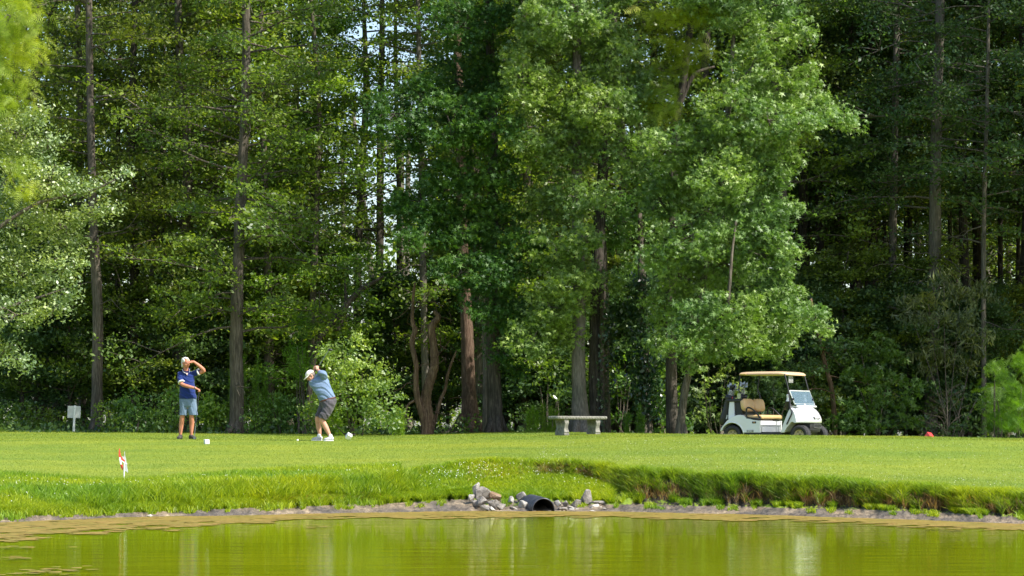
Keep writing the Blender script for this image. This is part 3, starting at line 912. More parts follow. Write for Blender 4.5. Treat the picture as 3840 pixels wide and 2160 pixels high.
featured(5, 1410, 81, [(1404, 1640), (1414, 1250), (1424, 900), (1425, 600), (1432, 100), (1430, -300)], [34, 30, 29, 27, 20, 8],
         'narrow dark trunk right of its twin with bare twigs high up', 'bark', 'oak_light', 10.5, 16, 22, 2.2, 2.0, .105, 16, dead=16, deadz=(5, 13))
featured(6, 1595, 78, [(1602, 1640), (1592, 1300), (1585, 950), (1580, 600), (1570, 200), (1565, -300)], [32, 28, 26, 24, 20, 8],
         'straight slim trunk behind the twisted tan tree', 'bark_grey', 'oak_light', 9.5, 16, 24, 2.4, 2.0, .105, 16, dead=10, deadz=(3, 9))
# right hand wood
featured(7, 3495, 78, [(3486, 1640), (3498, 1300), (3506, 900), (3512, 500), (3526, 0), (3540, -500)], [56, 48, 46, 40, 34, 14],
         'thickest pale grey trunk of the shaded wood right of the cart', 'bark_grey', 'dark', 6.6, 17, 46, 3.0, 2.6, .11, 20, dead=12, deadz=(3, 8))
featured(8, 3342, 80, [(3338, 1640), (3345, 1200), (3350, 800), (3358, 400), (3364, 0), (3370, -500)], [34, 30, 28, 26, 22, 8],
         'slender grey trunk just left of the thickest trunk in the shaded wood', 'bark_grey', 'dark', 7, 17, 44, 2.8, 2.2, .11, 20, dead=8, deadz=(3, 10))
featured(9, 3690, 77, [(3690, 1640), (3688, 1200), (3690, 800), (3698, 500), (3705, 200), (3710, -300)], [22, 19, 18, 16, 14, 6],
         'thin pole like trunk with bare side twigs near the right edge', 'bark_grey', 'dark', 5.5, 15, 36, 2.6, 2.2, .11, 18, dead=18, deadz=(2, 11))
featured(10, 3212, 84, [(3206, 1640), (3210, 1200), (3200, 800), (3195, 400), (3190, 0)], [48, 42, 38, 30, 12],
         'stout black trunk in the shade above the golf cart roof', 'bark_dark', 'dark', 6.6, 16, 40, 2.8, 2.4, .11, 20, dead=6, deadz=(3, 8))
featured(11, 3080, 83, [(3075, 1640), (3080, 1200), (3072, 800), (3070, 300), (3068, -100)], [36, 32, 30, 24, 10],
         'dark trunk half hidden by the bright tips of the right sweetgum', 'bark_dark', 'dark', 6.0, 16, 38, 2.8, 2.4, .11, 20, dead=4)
featured(12, 3112, 74, [(3135, 1640), (3122, 1480), (3095, 1370), (3066, 1240), (3040, 1120)], [20, 18, 16, 14, 10],
         'thin leaning reddish trunk close behind the front of the golf cart', 'bark_tan', 'dark', 2.0, 3.6, 8, .9, .6, .1, 14, dead=4, deadz=(1, 3), name='leaning_tree')

# ---- twisted tree
def twisted():
    rng = np.random.default_rng(21)
    base = foot(1598, 71)
    g = trunk_only(base, [(1602, 1640), (1592, 1570), (1566, 1496), (1560, 1430), (1560, 1369), (1545, 1286), (1556, 1240), (1546, 1200), (1550, 1110), (1556, 1060)], 71, [46, 34, 24, 19, 18, 20, 20, 13, 11, 8], rng, 12, .2)
    trunk_only(base, [(1604, 1640), (1604, 1560), (1598, 1496), (1612, 1430), (1630, 1370), (1626, 1290), (1620, 1226), (1644, 1190), (1626, 1165)], 71.1, [50, 44, 38, 34, 32, 28, 27, 22, 10], rng, 12, .25, g)
    trunk_only(base, [(1610, 1630), (1632, 1573), (1652, 1500), (1668, 1463), (1681, 1397), (1703, 1336), (1712, 1316)], 71.3, [20, 15, 13, 12, 10, 8, 5], rng, 8, .15, g)
    trunk_only(base, [(1560, 1500), (1530, 1520), (1512, 1580), (1505, 1640)], 71.0, [12, 9, 8, 7], rng, 6, .15, g)
    for k in range(26):
        p = P(rng.uniform(1540, 1690), rng.uniform(1130, 1560), 71.2) - base
        lp = limb(np.array(p), rng.random() * 2 * PI, rng.uniform(-.6, .9), rng.uniform(.4, 1.4), rng, .4, 7, .3)
        tube_np(g, lp, np.linspace(.012, .004, len(lp)), 4, rnd=1, cap=False)
    put_tree('twisted_tree', 'twisted tree with two peeling tan stems right of the leafy bush', 'tree', base, g, None, 'bark_tan', 'oak')
twisted()
def leaning():
    rng = np.random.default_rng(22); base = foot(1160, 76)
    g = trunk_only(base, [(1150, 1640), (1165, 1420), (1190, 1290), (1223, 1241), (1259, 1196), (1305, 1137), (1355, 1086), (1400, 1060), (1440, 1035)], 76, [26, 25, 24, 26, 30, 27, 21, 15, 8], rng, 12, .2)
    for a in ([(1250, 1210), (1240, 1150), (1215, 1090)], [(1200, 1270), (1202, 1180), (1196, 1090)], [(1300, 1140), (1296, 1100), (1292, 1040)], [(1180, 1250), (1120, 1245), (1080, 1260)], [(1260, 1240), (1290, 1195), (1310, 1180), (1318, 1140)]):
        trunk_only(base, a, 76.1, list(np.linspace(15, 5, len(a))), rng, 6, .2, g)
    cr, _ = lobe_crown([(1200, 1060, 80, 50, 76.5), (1290, 1010, 90, 50, 76.5), (1420, 1000, 80, 50, 76.5), (1100, 1220, 60, 50, 76.5)], base, rng, 'oval', .1, 6, spray=.4, per=20, twig=False)
    put_tree('leaning_tree', 'black leaning trunk slanting up to the right above the leafy bush', 'tree', base, g, cr, 'bark_dark', 'oak_light')
leaning()

# ---- the big sweetgums in the middle
def gum(seed, px0, D, stems, lobes, label, bark, leafm, leaf='star', size=.125, dens=9.5, per=50, name='sweetgum_tree', nside=16, extra=(), fl=5, **kw):
    rng = np.random.default_rng(seed); base = foot(px0, D)
    g = Geo()
    for pts, w, d in stems:
        trunk_only(base, pts, d, w, rng, nside, .12, g)
    if fl: flare(g, stems[0][1][0] / 2 / F * D, rng, fl, .5)
    cr = None
    kw.setdefault('spray', .29)
    if lobes:
        cr, tw = lobe_crown(lobes, base, rng, leaf, size, dens, per=per, **kw)
        off = g.n; g.v += tw.v; g.r += tw.r; g.n += tw.n
        for k, fs in tw.f.items(): g.f.setdefault(k, []).extend([f + off for f in fs])
    return put_tree(name, label, 'tree', base, g, cr, bark, leafm, None, extra)

D1 = 69.6
left_lobes = [(1480, 430, 105, 105), (1600, 380, 120, 110), (1710, 300, 120, 110), (1720, 95, 125, 100), (1850, 60, 120, 110), (1560, 520, 80, 70), (1690, 470, 125, 115),
              (1640, 60, 60, 40), (1830, 250, 130, 130), (1840, 450, 120, 120), (1580, 755, 105, 100), (1500, 800, 55, 55), (1530, 900, 65, 50), (1690, 700, 130, 115), (1820, 650, 120, 120),
              (1740, 880, 120, 110), (1860, 850, 110, 120), (1620, 880, 80, 60), (1730, 1020, 105, 85), (1850, 1040, 110, 100), (1900, 1190, 100, 80), (1790, 1130, 60, 60), (1890, 1320, 60, 55), (1930, 1390, 40, 35), (1960, 950, 90, 110)]
left_lobes = [l + (D1 + (i % 3) * .5,) for i, l in enumerate(left_lobes)] + [(x, y, 170, 150, D1 + .5) for x, y in ((1650, -150), (1850, -180), (1750, -420), (1900, -500), (1800, -700))]
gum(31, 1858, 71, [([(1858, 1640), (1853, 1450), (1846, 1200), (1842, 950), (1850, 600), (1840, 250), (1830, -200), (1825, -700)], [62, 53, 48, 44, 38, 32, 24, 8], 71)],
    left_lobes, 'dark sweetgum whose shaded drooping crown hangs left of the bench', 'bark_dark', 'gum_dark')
D2 = 69.0
mid_lobes = [(2060, 70, 130, 100), (2200, 60, 110, 80), (2230, 210, 125, 95, .75), (2330, 190, 90, 90, .75), (2370, 330, 100, 90), (2110, 330, 130, 120), (2250, 400, 120, 90), (2010, 520, 110, 120),
             (2140, 560, 110, 110), (2350, 470, 85, 80, .65), (2420, 420, 60, 60), (2040, 760, 110, 110), (2160, 740, 75, 90), (2330, 600, 60, 70), (2080, 930, 120, 90), (2190, 890, 75, 60, .6), (2130, 1060, 110, 70, .65), (2060, 1150, 120, 80, .6),
             (2000, 1270, 100, 80), (2120, 1240, 80, 65, .6), (2210, 1020, 60, 50), (1960, 300, 80, 120), (2000, 160, 90, 90), (2160, 1160, 70, 60), (2262, 470, 60, 60), (2262, 120, 70, 80), (2268, 300, 60, 60), (2262, 735, 50, 50, .6), (2300, 1080, 50, 40)]
mid_lobes = [l[:4] + (D2 + (i % 3) * .45,) + l[4:] for i, l in enumerate(mid_lobes)] + [(x, y, 170, 150, D2 + .5) for x, y in ((2050, -120), (2250, -110), (2150, -380), (2300, -450), (2180, -750))]
gum(32, 2172, 70, [([(2180, 1640), (2171, 1480), (2168, 1300), (2172, 1100), (2166, 850), (2160, 500), (2163, 100), (2150, 0), (2170, -500)], [78, 56, 50, 47, 43, 38, 32, 28, 10], 70)],
    mid_lobes, 'tall sweetgum with smooth grey trunk right behind the stone bench', 'bark_grey', 'gum')
# the tree with the split bark and the vine beside it
rng = np.random.default_rng(77)
def vine(base, pts, D, spread, n, size, seed):
    rng = np.random.default_rng(seed); g = Geo()
    p, _ = pix_path(pts, D, base, [1] * len(pts)); sp = smooth_path(p, 8)
    C = sp[rng.integers(0, len(sp), n)] + rng.normal(size=(n, 3)) * np.array([spread, .10, .12]) + np.array([0, -.22, 0])
    leaves(g, C, size, 'oval', rng, .15, .5, rmid=.55)
    return g
b11 = foot(2238, 70.8)
gum(33, 2238, 70.8, [([(2244, 1640), (2235, 1480), (2232, 1350), (2240, 1000), (2260, 650), (2270, 400), (2282, 0), (2290, -400)], [60, 50, 46, 44, 38, 32, 26, 10], 70.8),
                   ([(2262, 1640), (2258, 1400), (2255, 1200), (2262, 1000)], [12, 16, 18, 10], 70.6)],
    [(2300, 760, 70, 60, 71.5), (2330, 880, 80, 60, 71.5), (2390, 1000, 80, 50, 72, .3), (2430, 780, 80, 80, 71.5), (2420, 620, 80, 70, 71.5), (2300, -100, 150, 120, 72), (2380, -350, 160, 150, 72)],
    'dark furrowed tree with a pale split side and creeping vine behind the bench', 'bark_dark', 'gum',
    extra=(('vine', vine(b11, [(2262, 1625), (2248, 1450), (2262, 1250), (2275, 1150)], 70.3, .07, 240, .1, 5), 'ivy'),))
b12 = foot(2270, 71.5)
gum(34, 2270, 71.5, [([(2274, 1640), (2268, 1400), (2270, 1200), (2262, 950), (2256, 700)], [40, 34, 32, 28, 16], 71.5)], None,
    'third trunk behind the bench, slimmer and hung with ivy high up', 'bark', 'gum', name='ivy_clad_tree',
    extra=(('vine', vine(b12, [(2285, 1500), (2288, 1350), (2290, 1250), (2280, 1180)], 71.2, .09, 420, .1, 6), 'ivy'),))
b13 = foot(2425, 71)
gum(35, 2425, 71, [([(2430, 1645), (2424, 1520), (2418, 1300), (2408, 1050), (2400, 800)], [46, 34, 32, 30, 16], 71)], None,
    'trunk wrapped in dark glossy ivy halfway between bench and cart', 'bark', 'gum', name='ivy_clad_tree',
    extra=(('vine', vine(b13, [(2440, 1560), (2428, 1450), (2415, 1330), (2405, 1200), (2400, 1050)], 71, .26, 2600, .11, 7), 'ivy'),))
D3 = 67.2
right_lobes = [(2500, 560, 115, 90), (2640, 520, 120, 95), (2590, 690, 120, 100), (2470, 740, 90, 90), (2740, 400, 110, 100), (2820, 250, 115, 110), (2900, 150, 90, 90), (2950, 330, 85, 90), (3060, 400, 85, 60, .65),
               (3160, 450, 60, 45, .65), (3215, 480, 35, 22, .65), (3030, 290, 50, 50), (2990, 470, 70, 60), (2880, 450, 110, 100), (2850, 620, 120, 110), (2930, 590, 70, 80), (2720, 660, 120, 110, .65), (2720, 820, 120, 110), (2850, 810, 110, 100), (2940, 760, 65, 70),
               (2600, 880, 110, 100), (2490, 930, 90, 100), (2580, 1050, 110, 90), (2720, 990, 110, 100, .65), (2860, 960, 110, 100), (2940, 930, 65, 70), (2960, 1080, 70, 60), (2880, 1130, 100, 90, .65), (2740, 1160, 110, 90), (2600, 1200, 100, 80),
               (2490, 1150, 80, 80), (3000, 1180, 60, 50, .6), (3060, 1190, 55, 45, .6), (3100, 1230, 35, 25, .6), (2900, 1260, 90, 60), (2680, 1290, 90, 55), (2560, 1310, 70, 50), (2800, 1270, 90, 60), (2780, 60, 100, 80), (2900, 20, 90, 60), (3020, 120, 50, 40), (2480, 1290, 60, 45), (2600, 1350, 40, 45), (2890, 1330, 60, 35)]
right_lobes = [l[:4] + (D3 + (i % 4) * .45,) + l[4:] for i, l in enumerate(right_lobes)] + [(x, y, 160, 140, D3 + .8) for x, y in ((2650, -60), (2850, -150), (2750, -400), (2900, -450))]
gum(36, 2560, 68.6, [([(2548, 1645), (2556, 1560), (2566, 1480), (2588, 1370), (2604, 1280), (2640, 1050), (2690, 800), (2730, 400), (2760, 0), (2770, -300)], [40, 32, 30, 28, 26, 24, 22, 18, 12, 6], 68.6),
                     ([(2616, 1215), (2665, 1200), (2722, 1170), (2735, 1080), (2745, 950), (2760, 830)], [14, 12, 12, 12, 10, 6], [68.6, 67.9, 67.0, 66.8, 66.8, 66.8])],
    right_lobes, 'bright sunlit sweetgum with a thin leaning trunk left of the golf cart', 'bark', 'gum')

# pale shaggy cedar left of the gums
gum(37, 1762, 74, [([(1770, 1640), (1764, 1560), (1757, 1450), (1752, 1250), (1744, 1100), (1735, 900), (1726, 500), (1715, 150), (1710, -300)], [98, 72, 52, 46, 42, 38, 34, 28, 10], 74)],
    [(1740, -100, 120, 100, 74.5), (1690, 120, 60, 60, 75)], 'shaggy reddish cypress trunk with a flared foot right of the twisted tree', 'bark_red', 'oak', leaf='oval', size=.1, dens=5, name='cypress_tree', fl=7)
gum(38, 1822, 73, [([(1820, 1640), (1822, 1400), (1818, 1200), (1815, 1000)], [26, 23, 21, 14], 73)], None,
    'thin pale trunk tucked against the left side of the dark sweetgum', 'bark_grey', 'oak', name='slim_tree', fl=0)
gum(39, 2530, 70.2, [([(2520, 1640), (2515, 1200), (2520, 800), (2535, 450), (2558, 330), (2575, 200), (2600, 0), (2610, -300)], [44, 38, 34, 32, 28, 26, 22, 10], 70.2),
                   ([(2545, 400), (2590, 300), (2620, 270), (2680, 250)], [20, 16, 14, 8], 70.2)],
    [(2500, 75, 140, 34, 69.4, .7), (2620, 55, 110, 34, 69.4, .8), (2690, 40, 70, 28, 69.4, .8), (2560, 165, 110, 30, 69.4, .7), (2620, 190, 60, 24, 69.4), (2480, 350, 50, 26, 69.4, .7), (2560, 255, 60, 20, 69.4), (2470, 385, 65, 35, 69.4, .8), (2510, 415, 70, 26, 69.4, .8), (2540, -90, 140, 60, 70), (2640, -200, 140, 70, 70), (2440, 270, 50, 30, 69.6)],
    'cypress with feathery yellow green sprays high between the two bright gums', 'bark_dark', 'cypress', leaf='frond', size=.3, dens=9, per=13, spray=.3, up=.35, droop=.25, name='cypress_tree', fl=0, depth=.5)

# ---- left edge trees
def lb(seed, px0, D, lobes, stems, label, leafm, leaf, size, dens, per, name, bark='bark', **kw):
    return gum(seed, px0, D, stems, lobes, label, bark, leafm, leaf, size, dens, per, name, **kw)
DL = 67.5
ll = [(60, 500, 110, 95), (180, 560, 75, 65), (40, 660, 120, 110), (190, 680, 90, 75), (300, 700, 75, 38), (400, 690, 60, 32), (470, 650, 35, 20), (100, 850, 130, 105), (250, 850, 85, 70), (340, 810, 60, 40), (410, 780, 40, 25), (80, 1030, 130, 100), (220, 1010, 80, 75),
      (60, 1180, 120, 70), (190, 1170, 75, 50), (270, 980, 50, 45), (250, 1100, 55, 35), (20, 1310, 50, 35), (70, 1350, 45, 25), (95, 1375, 25, 14), (300, 920, 50, 30), (130, 400, 45, 30), (-120, 500, 120, 110), (-120, 750, 120, 120), (-120, 1000, 120, 120), (-100, 1200, 110, 70), (-160, 250, 140, 120)]
lb(41, -220, 68, [(a, b, c, d, DL + (i % 3) * .4, .45 + .25 * ((i * 7) % 3 == 0)) for i, (a, b, c, d) in enumerate(ll)], [([(-230, 1640), (-210, 1200), (-180, 800), (-140, 400)], [50, 44, 36, 14], 68), ([(-200, 1000), (0, 850), (150, 760), (330, 720), (470, 655)], [22, 16, 12, 8, 4], 67.6), ([(-200, 1250), (-60, 1180), (100, 1130), (250, 1080)], [22, 16, 10, 5], 67.6)],
   'pale silvery leaved maple spreading in from the left edge', 'maple', 'oval', .09, 10, 52, 'maple_tree', spray=.32, up=.6, droop=.2, depth=1.0)
cl_ = [(40, 60, 95, 85), (100, 110, 60, 60), (60, 200, 70, 70), (120, 180, 40, 35), (50, 300, 60, 60), (70, 390, 45, 35), (20, 400, 40, 50), (30, -60, 110, 90), (-80, 100, 110, 110), (-90, 300, 100, 100), (60, 620, 20, 14), (90, 720, 30, 14)]
lb(42, -160, 66, [(a, b, c, d, 66.4, .6) for a, b, c, d in cl_], [([(-170, 1640), (-150, 1000), (-130, 400), (-110, -200)], [46, 38, 28, 8], 66.4)],
   'bright yellow green feathery cypress in the top left corner', 'cypress', 'frond', .32, 7, 15, 'cypress_tree', spray=.36, up=.3, droop=.5, depth=.8)

# ---- bushes in front of the wood
def bush(seed, lobes, label, leafm='bush', leaf='oval', size=.11, dens=6.5, per=26, name='bush', spray=.26, group=None, cat='bush', up=.5, droop=.2, stems=6, depth=.55, bark='bark', D=None):
    rng = np.random.default_rng(seed)
    xs = [l[0] for l in lobes]; D = D or lobes[0][4]; base = foot(sum(xs) / len(xs), D)
    cr, tw = lobe_crown(lobes, base, rng, leaf, size, dens, per=per, spray=spray, up=up, droop=droop, depth=depth)
    root = empty(name, base); tag(root, label, cat, group)
    for k in range(stems):
        sg = Geo(); l = lobes[k % len(lobes)]; c = np.array(P(l[0], l[1], l[4]) - base)
        s = np.array([rng.normal() * .08, rng.normal() * .08, -.05])
        tube_np(sg, smooth_path(np.array([s, s * .5 + c * .45 + rng.normal(size=3) * .05, c]), 4), np.linspace(.022, .006, 9), 5, cap=False)
        obj('stem', sg.mesh('stem'), M[bark], root)
    if stems > 3 and tw.n > 12 * 40: obj('twigs', tw.mesh('twigs'), M[bark], root)
    obj('foliage', cr.mesh('foliage'), M[leafm], root)
    return root
bush(51, [(1290, 1340, 80, 60, 69.3, .65), (1240, 1420, 67.8, 70, 69.3), (1360, 1400, 85, 75, 69.2, .6), (1300, 1480, 110, 80, 68.8), (1430, 1490, 75, 65, 68.8), (1240, 1570, 90, 60, 68.8), (1380, 1570, 110, 60, 68.6), (1490, 1575, 67.8, 50, 68.6), (1180, 1520, 50, 60, 69.0), (1230, 1330, 40, 40, 69.4), (1340, 1290, 40, 35, 69.4, .8), (1450, 1420, 40, 40, 69.1)],
     'tall bright leafy bush filling the space right behind the bending golfer', size=.088, dens=10, per=40, leafm='bush_bright')
lowb = [(20, 1575, 75, 60, .35), (110, 1570, 75, 58, .4), (200, 1582, 70, 50, .35), (420, 1560, 70, 60, .4), (510, 1540, 80, 75, .5), (600, 1560, 70, 66, .5), (670, 1530, 60, 85, .55), (790, 1550, 70, 70, .6), (850, 1590, 45, 40, .6), (955, 1560, 70, 75, .6), (1040, 1540, 75, 90, .6), (1120, 1560, 70, 75, .55), (310, 1590, 50, 44, .3)]
where = ['at the left edge of the lawn', 'left of the blank white sign', 'directly left of the white sign post', 'right of the trunk behind the sign', 'with light upper leaves between sign and standing golfer', 'a little left of the standing golfer',
         'right behind the standing golfer', 'between the standing golfer and the oak trunk', 'at the foot of the tall oak trunk', 'directly right of the oak trunk', 'midway between the oak and the bending golfer', 'left of the bending golfer', 'behind the blank white sign']
for k, ((x, y, rx, ry, hue), w) in enumerate(zip(lowb, where)):
    bd = 76.6 if x < 380 else 73.1
    bush(60 + k, [(x, y, rx, ry, bd + .3 + (k % 2) * .5, hue), (x + 14, y + 25, rx * .9, ry * .7, bd, hue), (x - 18, y - ry * .6, rx * .5, ry * .5, bd + .5, hue + .1)], 'low leafy bush ' + w, group='low bushes along the edge of the left wood', dens=8, per=34, size=.09, stems=3,
         leafm='bush_bright' if x > 480 else 'bush')
# feathery weeds
def plume(seed, px, ytop, ybot, D, label, w=20, leafm='weed', name='tall_weed', size=.12, n=1, cat='weed', group='feathery weeds by the wood'):
    rng = np.random.default_rng(seed); base = foot(px, D); g = Geo()
    root = empty(name, base); tag(root, label, cat, group)
    for q in range(n):
        dx = rng.normal() * w * .6 if n > 1 else 0
        top = np.array(P(px + dx + rng.normal() * 4, ytop + (rng.random() * 60 if q else 0), D) - base); bot = np.array([dx / F * D, rng.normal() * .05, -.03])
        st = Geo(); tube_np(st, np.array([bot, (bot + top) / 2 + rng.normal(size=3) * .02, top]), [.012, .009, .004], 5, cap=False)
        obj('stem', st.mesh('stem'), M['bark'], root)
        m = 420; t = rng.random(m) ** .8; C = bot + (top - bot) * t[:, None]
        r = w / F * D * (1.05 - t)[:, None] * .5
        a = rng.random(m) * 2 * PI
        C = C + np.stack([np.cos(a), np.sin(a), np.zeros(m)], -1) * r * .3
        leaves(g, C, size, 'needle', rng, .0, -.35, rmid=.6)
    obj('foliage', g.mesh('foliage'), M[leafm], root)
for k, (x, a, n_, w_, lbl) in enumerate([(770, 1510, 1, 26, 'tall feathery weed spike right of the standing golfer'), (796, 1515, 1, 24, 'second feathery weed spike right of the standing golfer'),
        (838, 1480, 2, 26, 'pair of feathery weed spikes left of the oak trunk'), (862, 1470, 1, 24, 'feathery weed spike touching the left side of the oak trunk'),
        (930, 1320, 4, 60, 'tallest feathery sapling, bright green, just right of the oak trunk'), (965, 1390, 4, 60, 'second bright feathery sapling right of the oak trunk'),
        (1010, 1470, 2, 30, 'feathery weed between the oak and the bending golfer'), (1060, 1490, 3, 40, 'clump of feathery weeds left of the bending golfer'),
        (1262, 1520, 5, 44, 'soft feathery weeds right behind the bending golfer legs'), (1500, 1540, 4, 40, 'feathery weeds at the right foot of the leafy bush'),
        (2025, 1530, 4, 40, 'dark tuft of tall grass left of the bench'), (2055, 1520, 3, 30, 'tall grass tuft just behind the left end of the bench'),
        (2370, 1520, 4, 50, 'dusky feathery weeds between the bench and the ivy trunk')]):
    plume(90 + k, x, a, 1630, 73.5 if x < 1100 else 70, lbl, w_, n=n_, name='feathery_weed')
# small pine tuft beside the bending golfer's hands
bush(110, [(1125, 1350, 45, 35, 73, .8), (1115, 1300, 30, 40, 73.2, .4), (1140, 1390, 50, 30, 73, .5), (1130, 1240, 40, 50, 73.4, .3)], 'young pine with bright needles beside the bending golfer hands', 'weed', 'needle', .22, 9, 50, 'pine_sapling', .25, cat='sapling', up=0, droop=-.1)
# undergrowth below the gums
bush(111, [(2480, 1480, 60, 60, 71.8, .7), (2530, 1560, 45, 60, 71.2, .7), (2470, 1580, 50, 50, 71, .6), (2510, 1400, 50, 50, 72, .6), (2440, 1340, 40, 40, 72, .5), (2590, 1600, 30, 35, 70.8, .6), (2470, 1300, 50, 40, 72.3, .6)], 'loose bush of glossy long leaves between the ivy trunk and the leaning trunk', size=.15, dens=4.5, per=16)
bush(112, [(2330, 1460, 60, 50, 73, .6), (2350, 1400, 50, 40, 73, .7), (2380, 1330, 60, 40, 73, .7), (2310, 1380, 40, 50, 73, .6), (2300, 1560, 40, 60, 73, .3)], 'thin bush with yellowish leaves right of the trunks behind the bench', size=.12, dens=4, per=16)
bush(113, [(2055, 1440, 40, 40, 73, .6), (2090, 1480, 35, 40, 73, .5), (2020, 1420, 50, 35, 73.2, .5), (2110, 1590, 30, 30, 71.5, .7)], 'sparse low bush in the dark left of the trunks behind the bench', size=.12, dens=3.5, per=14)
bush(114, [(1640, 1600, 50, 40, 72.5, .5), (1700, 1590, 60, 40, 72.6, .6), (1770, 1600, 55, 36, 72.4, .4), (1560, 1600, 50, 36, 72, .6)], 'low brush round the foot of the twisted tree', size=.1, dens=5, per=20)
bush(115, [(2660, 1500, 60, 70, 72, .5), (2720, 1420, 70, 70, 72.5, .4), (2650, 1590, 60, 50, 71.5, .4), (2760, 1540, 60, 80, 72, .35), (2640, 1410, 30, 60, 70.5, .9)], 'shaded bush between the leaning trunk and the golf bags', 'gum', 'star', .14, 4, 18)
bush(116, [(2850, 1480, 80, 80, 73, .4), (2960, 1450, 80, 80, 73.5, .35), (2880, 1580, 90, 55, 73, .3), (3030, 1520, 60, 80, 73, .3), (2900, 1390, 90, 50, 73.5, .6)], 'dark bush seen through and above the golf cart', 'dark', 'star', .15, 4.5, 20)
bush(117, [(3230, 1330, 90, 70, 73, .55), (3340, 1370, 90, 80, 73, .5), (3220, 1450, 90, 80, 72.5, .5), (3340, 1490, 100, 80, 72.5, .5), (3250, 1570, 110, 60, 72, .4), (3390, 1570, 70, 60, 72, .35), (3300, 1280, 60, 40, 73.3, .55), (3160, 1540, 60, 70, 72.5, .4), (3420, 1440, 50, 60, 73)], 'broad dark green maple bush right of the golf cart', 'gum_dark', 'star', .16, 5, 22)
bush(118, [(3540, 1060, 80, 60, 75, .6), (3480, 1130, 90, 60, 75), (3600, 1140, 90, 70, 75), (3540, 1230, 120, 70, 74.6), (3660, 1230, 80, 70, 74.8), (3430, 1220, 60, 50, 74.6, .6), (3620, 1340, 110, 70, 74.6, .4), (3500, 1340, 90, 60, 74.4, .4), (3700, 1120, 60, 70, 75.2, .4)], 'greyish narrow leaved bush drooping over the maple bush right of the cart', 'willow', 'narrow', .2, 5, 30, droop=.6, up=.2, D=74.6)
bush(119, [(3560, 1480, 110, 70, 74.5, .3), (3660, 1500, 80, 70, 74.5, .3), (3520, 1590, 100, 45, 74, .3), (3640, 1590, 60, 40, 74, .3)], 'gloomy thicket behind the bare little shrub', 'dark', 'oval', .13, 5, 20)
bush(120, [(3740, 1500, 50, 80, 68.5, .4), (3730, 1400, 40, 50, 68.6, .5), (3760, 1590, 60, 50, 68.4, .3), (3720, 1570, 40, 40, 68.4)], 'feathery green cypress sapling near the right edge', 'weed', 'frond', .24, 12, 14, 'cypress_sapling', .22, cat='sapling', up=.4, droop=.1)
bush(121, [(3830, 1450, 60, 80, 68, .5), (3820, 1560, 60, 70, 68, .4), (3860, 1350, 50, 60, 68, .5)], 'feathery green cypress sapling cut off by the right edge', 'weed', 'frond', .24, 12, 14, 'cypress_sapling', .22, cat='sapling', up=.4, droop=.1)
def bare_shrub():
    rng = np.random.default_rng(130); base = foot(3550, 70); g = Geo()
    top = np.array(P(3555, 1440, 70) - base)
    tube_np(g, np.array([[0, 0, -.05], top * .5, top]), [.014, .01, .004], 5)
    for k in range(26):
        t = .12 + .8 * k / 26; az = rng.random() * 2 * PI
        lp = limb(top * t, az, rng.uniform(.3, .8), .75 * (1.1 - t) + .15, rng, .1, 5, .1)
        tube_np(g, lp, np.linspace(.0045, .002, len(lp)), 4, cap=False)
        for q in range(3):
            tp = limb(lp[2 + q], az + rng.choice([-1, 1]) * .6, .5, .25, rng, 0, 3, .1)
            tube_np(g, tp, [.004, .003, .003, .002], 3, cap=False)
    o = obj('bare_shrub', g.mesh('bare_shrub'), M['bark']); o.location = base
    tag(o, 'leafless grey little shrub standing right of the red tee marker', 'shrub')
bare_shrub()

# ---- the wood behind: each tree its own object, built from a few kinds
def proto(seed, hgt, r0, h0, nl, L0, L1, size, per, bark, leafm, dead=3, **kw):
    rng = np.random.default_rng(seed)
    path = [(0, 0, -.2)] + [(rng.normal() * .12 * k / 4, rng.normal() * .12 * k / 4, hgt * k / 5) for k in range(1, 6)]
    tr, cr = tree_geo(rng, np.array(path), np.linspace(r0, r0 * .25, 6), h0, hgt * .98, nl, L0, L1, 'oval', size, per, dead=dead, deadz=(1.5, h0 + 1), nside=9, **kw)
    return tr.mesh('trunk'), cr.mesh('crown')
pr = {
 'a': proto(201, 19, .19, 3.4, 64, 3.3, 2.0, .125, 25, 'bark', 'oak') + ('bark', 'oak'),
 'b': proto(202, 21, .17, 5.2, 60, 3.0, 1.9, .125, 25, 'bark', 'oak', dead=7) + ('bark_dark', 'oak'),
 'c': proto(203, 17, .14, 1.6, 66, 2.6, 1.6, .125, 25, 'bark', 'oak_light') + ('bark', 'oak_light'),
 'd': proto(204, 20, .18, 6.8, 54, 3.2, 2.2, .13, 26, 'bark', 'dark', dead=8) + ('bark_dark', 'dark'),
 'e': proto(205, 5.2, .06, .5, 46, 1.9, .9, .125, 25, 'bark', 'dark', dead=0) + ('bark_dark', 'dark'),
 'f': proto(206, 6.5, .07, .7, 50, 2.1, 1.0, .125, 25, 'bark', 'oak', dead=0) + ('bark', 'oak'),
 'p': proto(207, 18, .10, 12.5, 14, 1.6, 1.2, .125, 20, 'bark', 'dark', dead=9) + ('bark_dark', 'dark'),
}
first = {}
def inst(kind, px, D, rz, s, label, group, name='wood_tree'):
    base = foot(px, D)
    if kind not in first:
        tr, cr, bk, lf = pr[kind]
        first[kind] = put_tree(name, label, 'tree', base, tr, cr, bk, lf, group)
        first[kind].rotation_euler.z = rz; first[kind].scale = (s, s, s)
        return first[kind]
    r = copy_tree(first[kind], base, rz, s, label, group); r.name = name
    return r
rr = random.Random(5)
GL = 'trees of the left wood'; GR = 'trees of the shaded right wood'
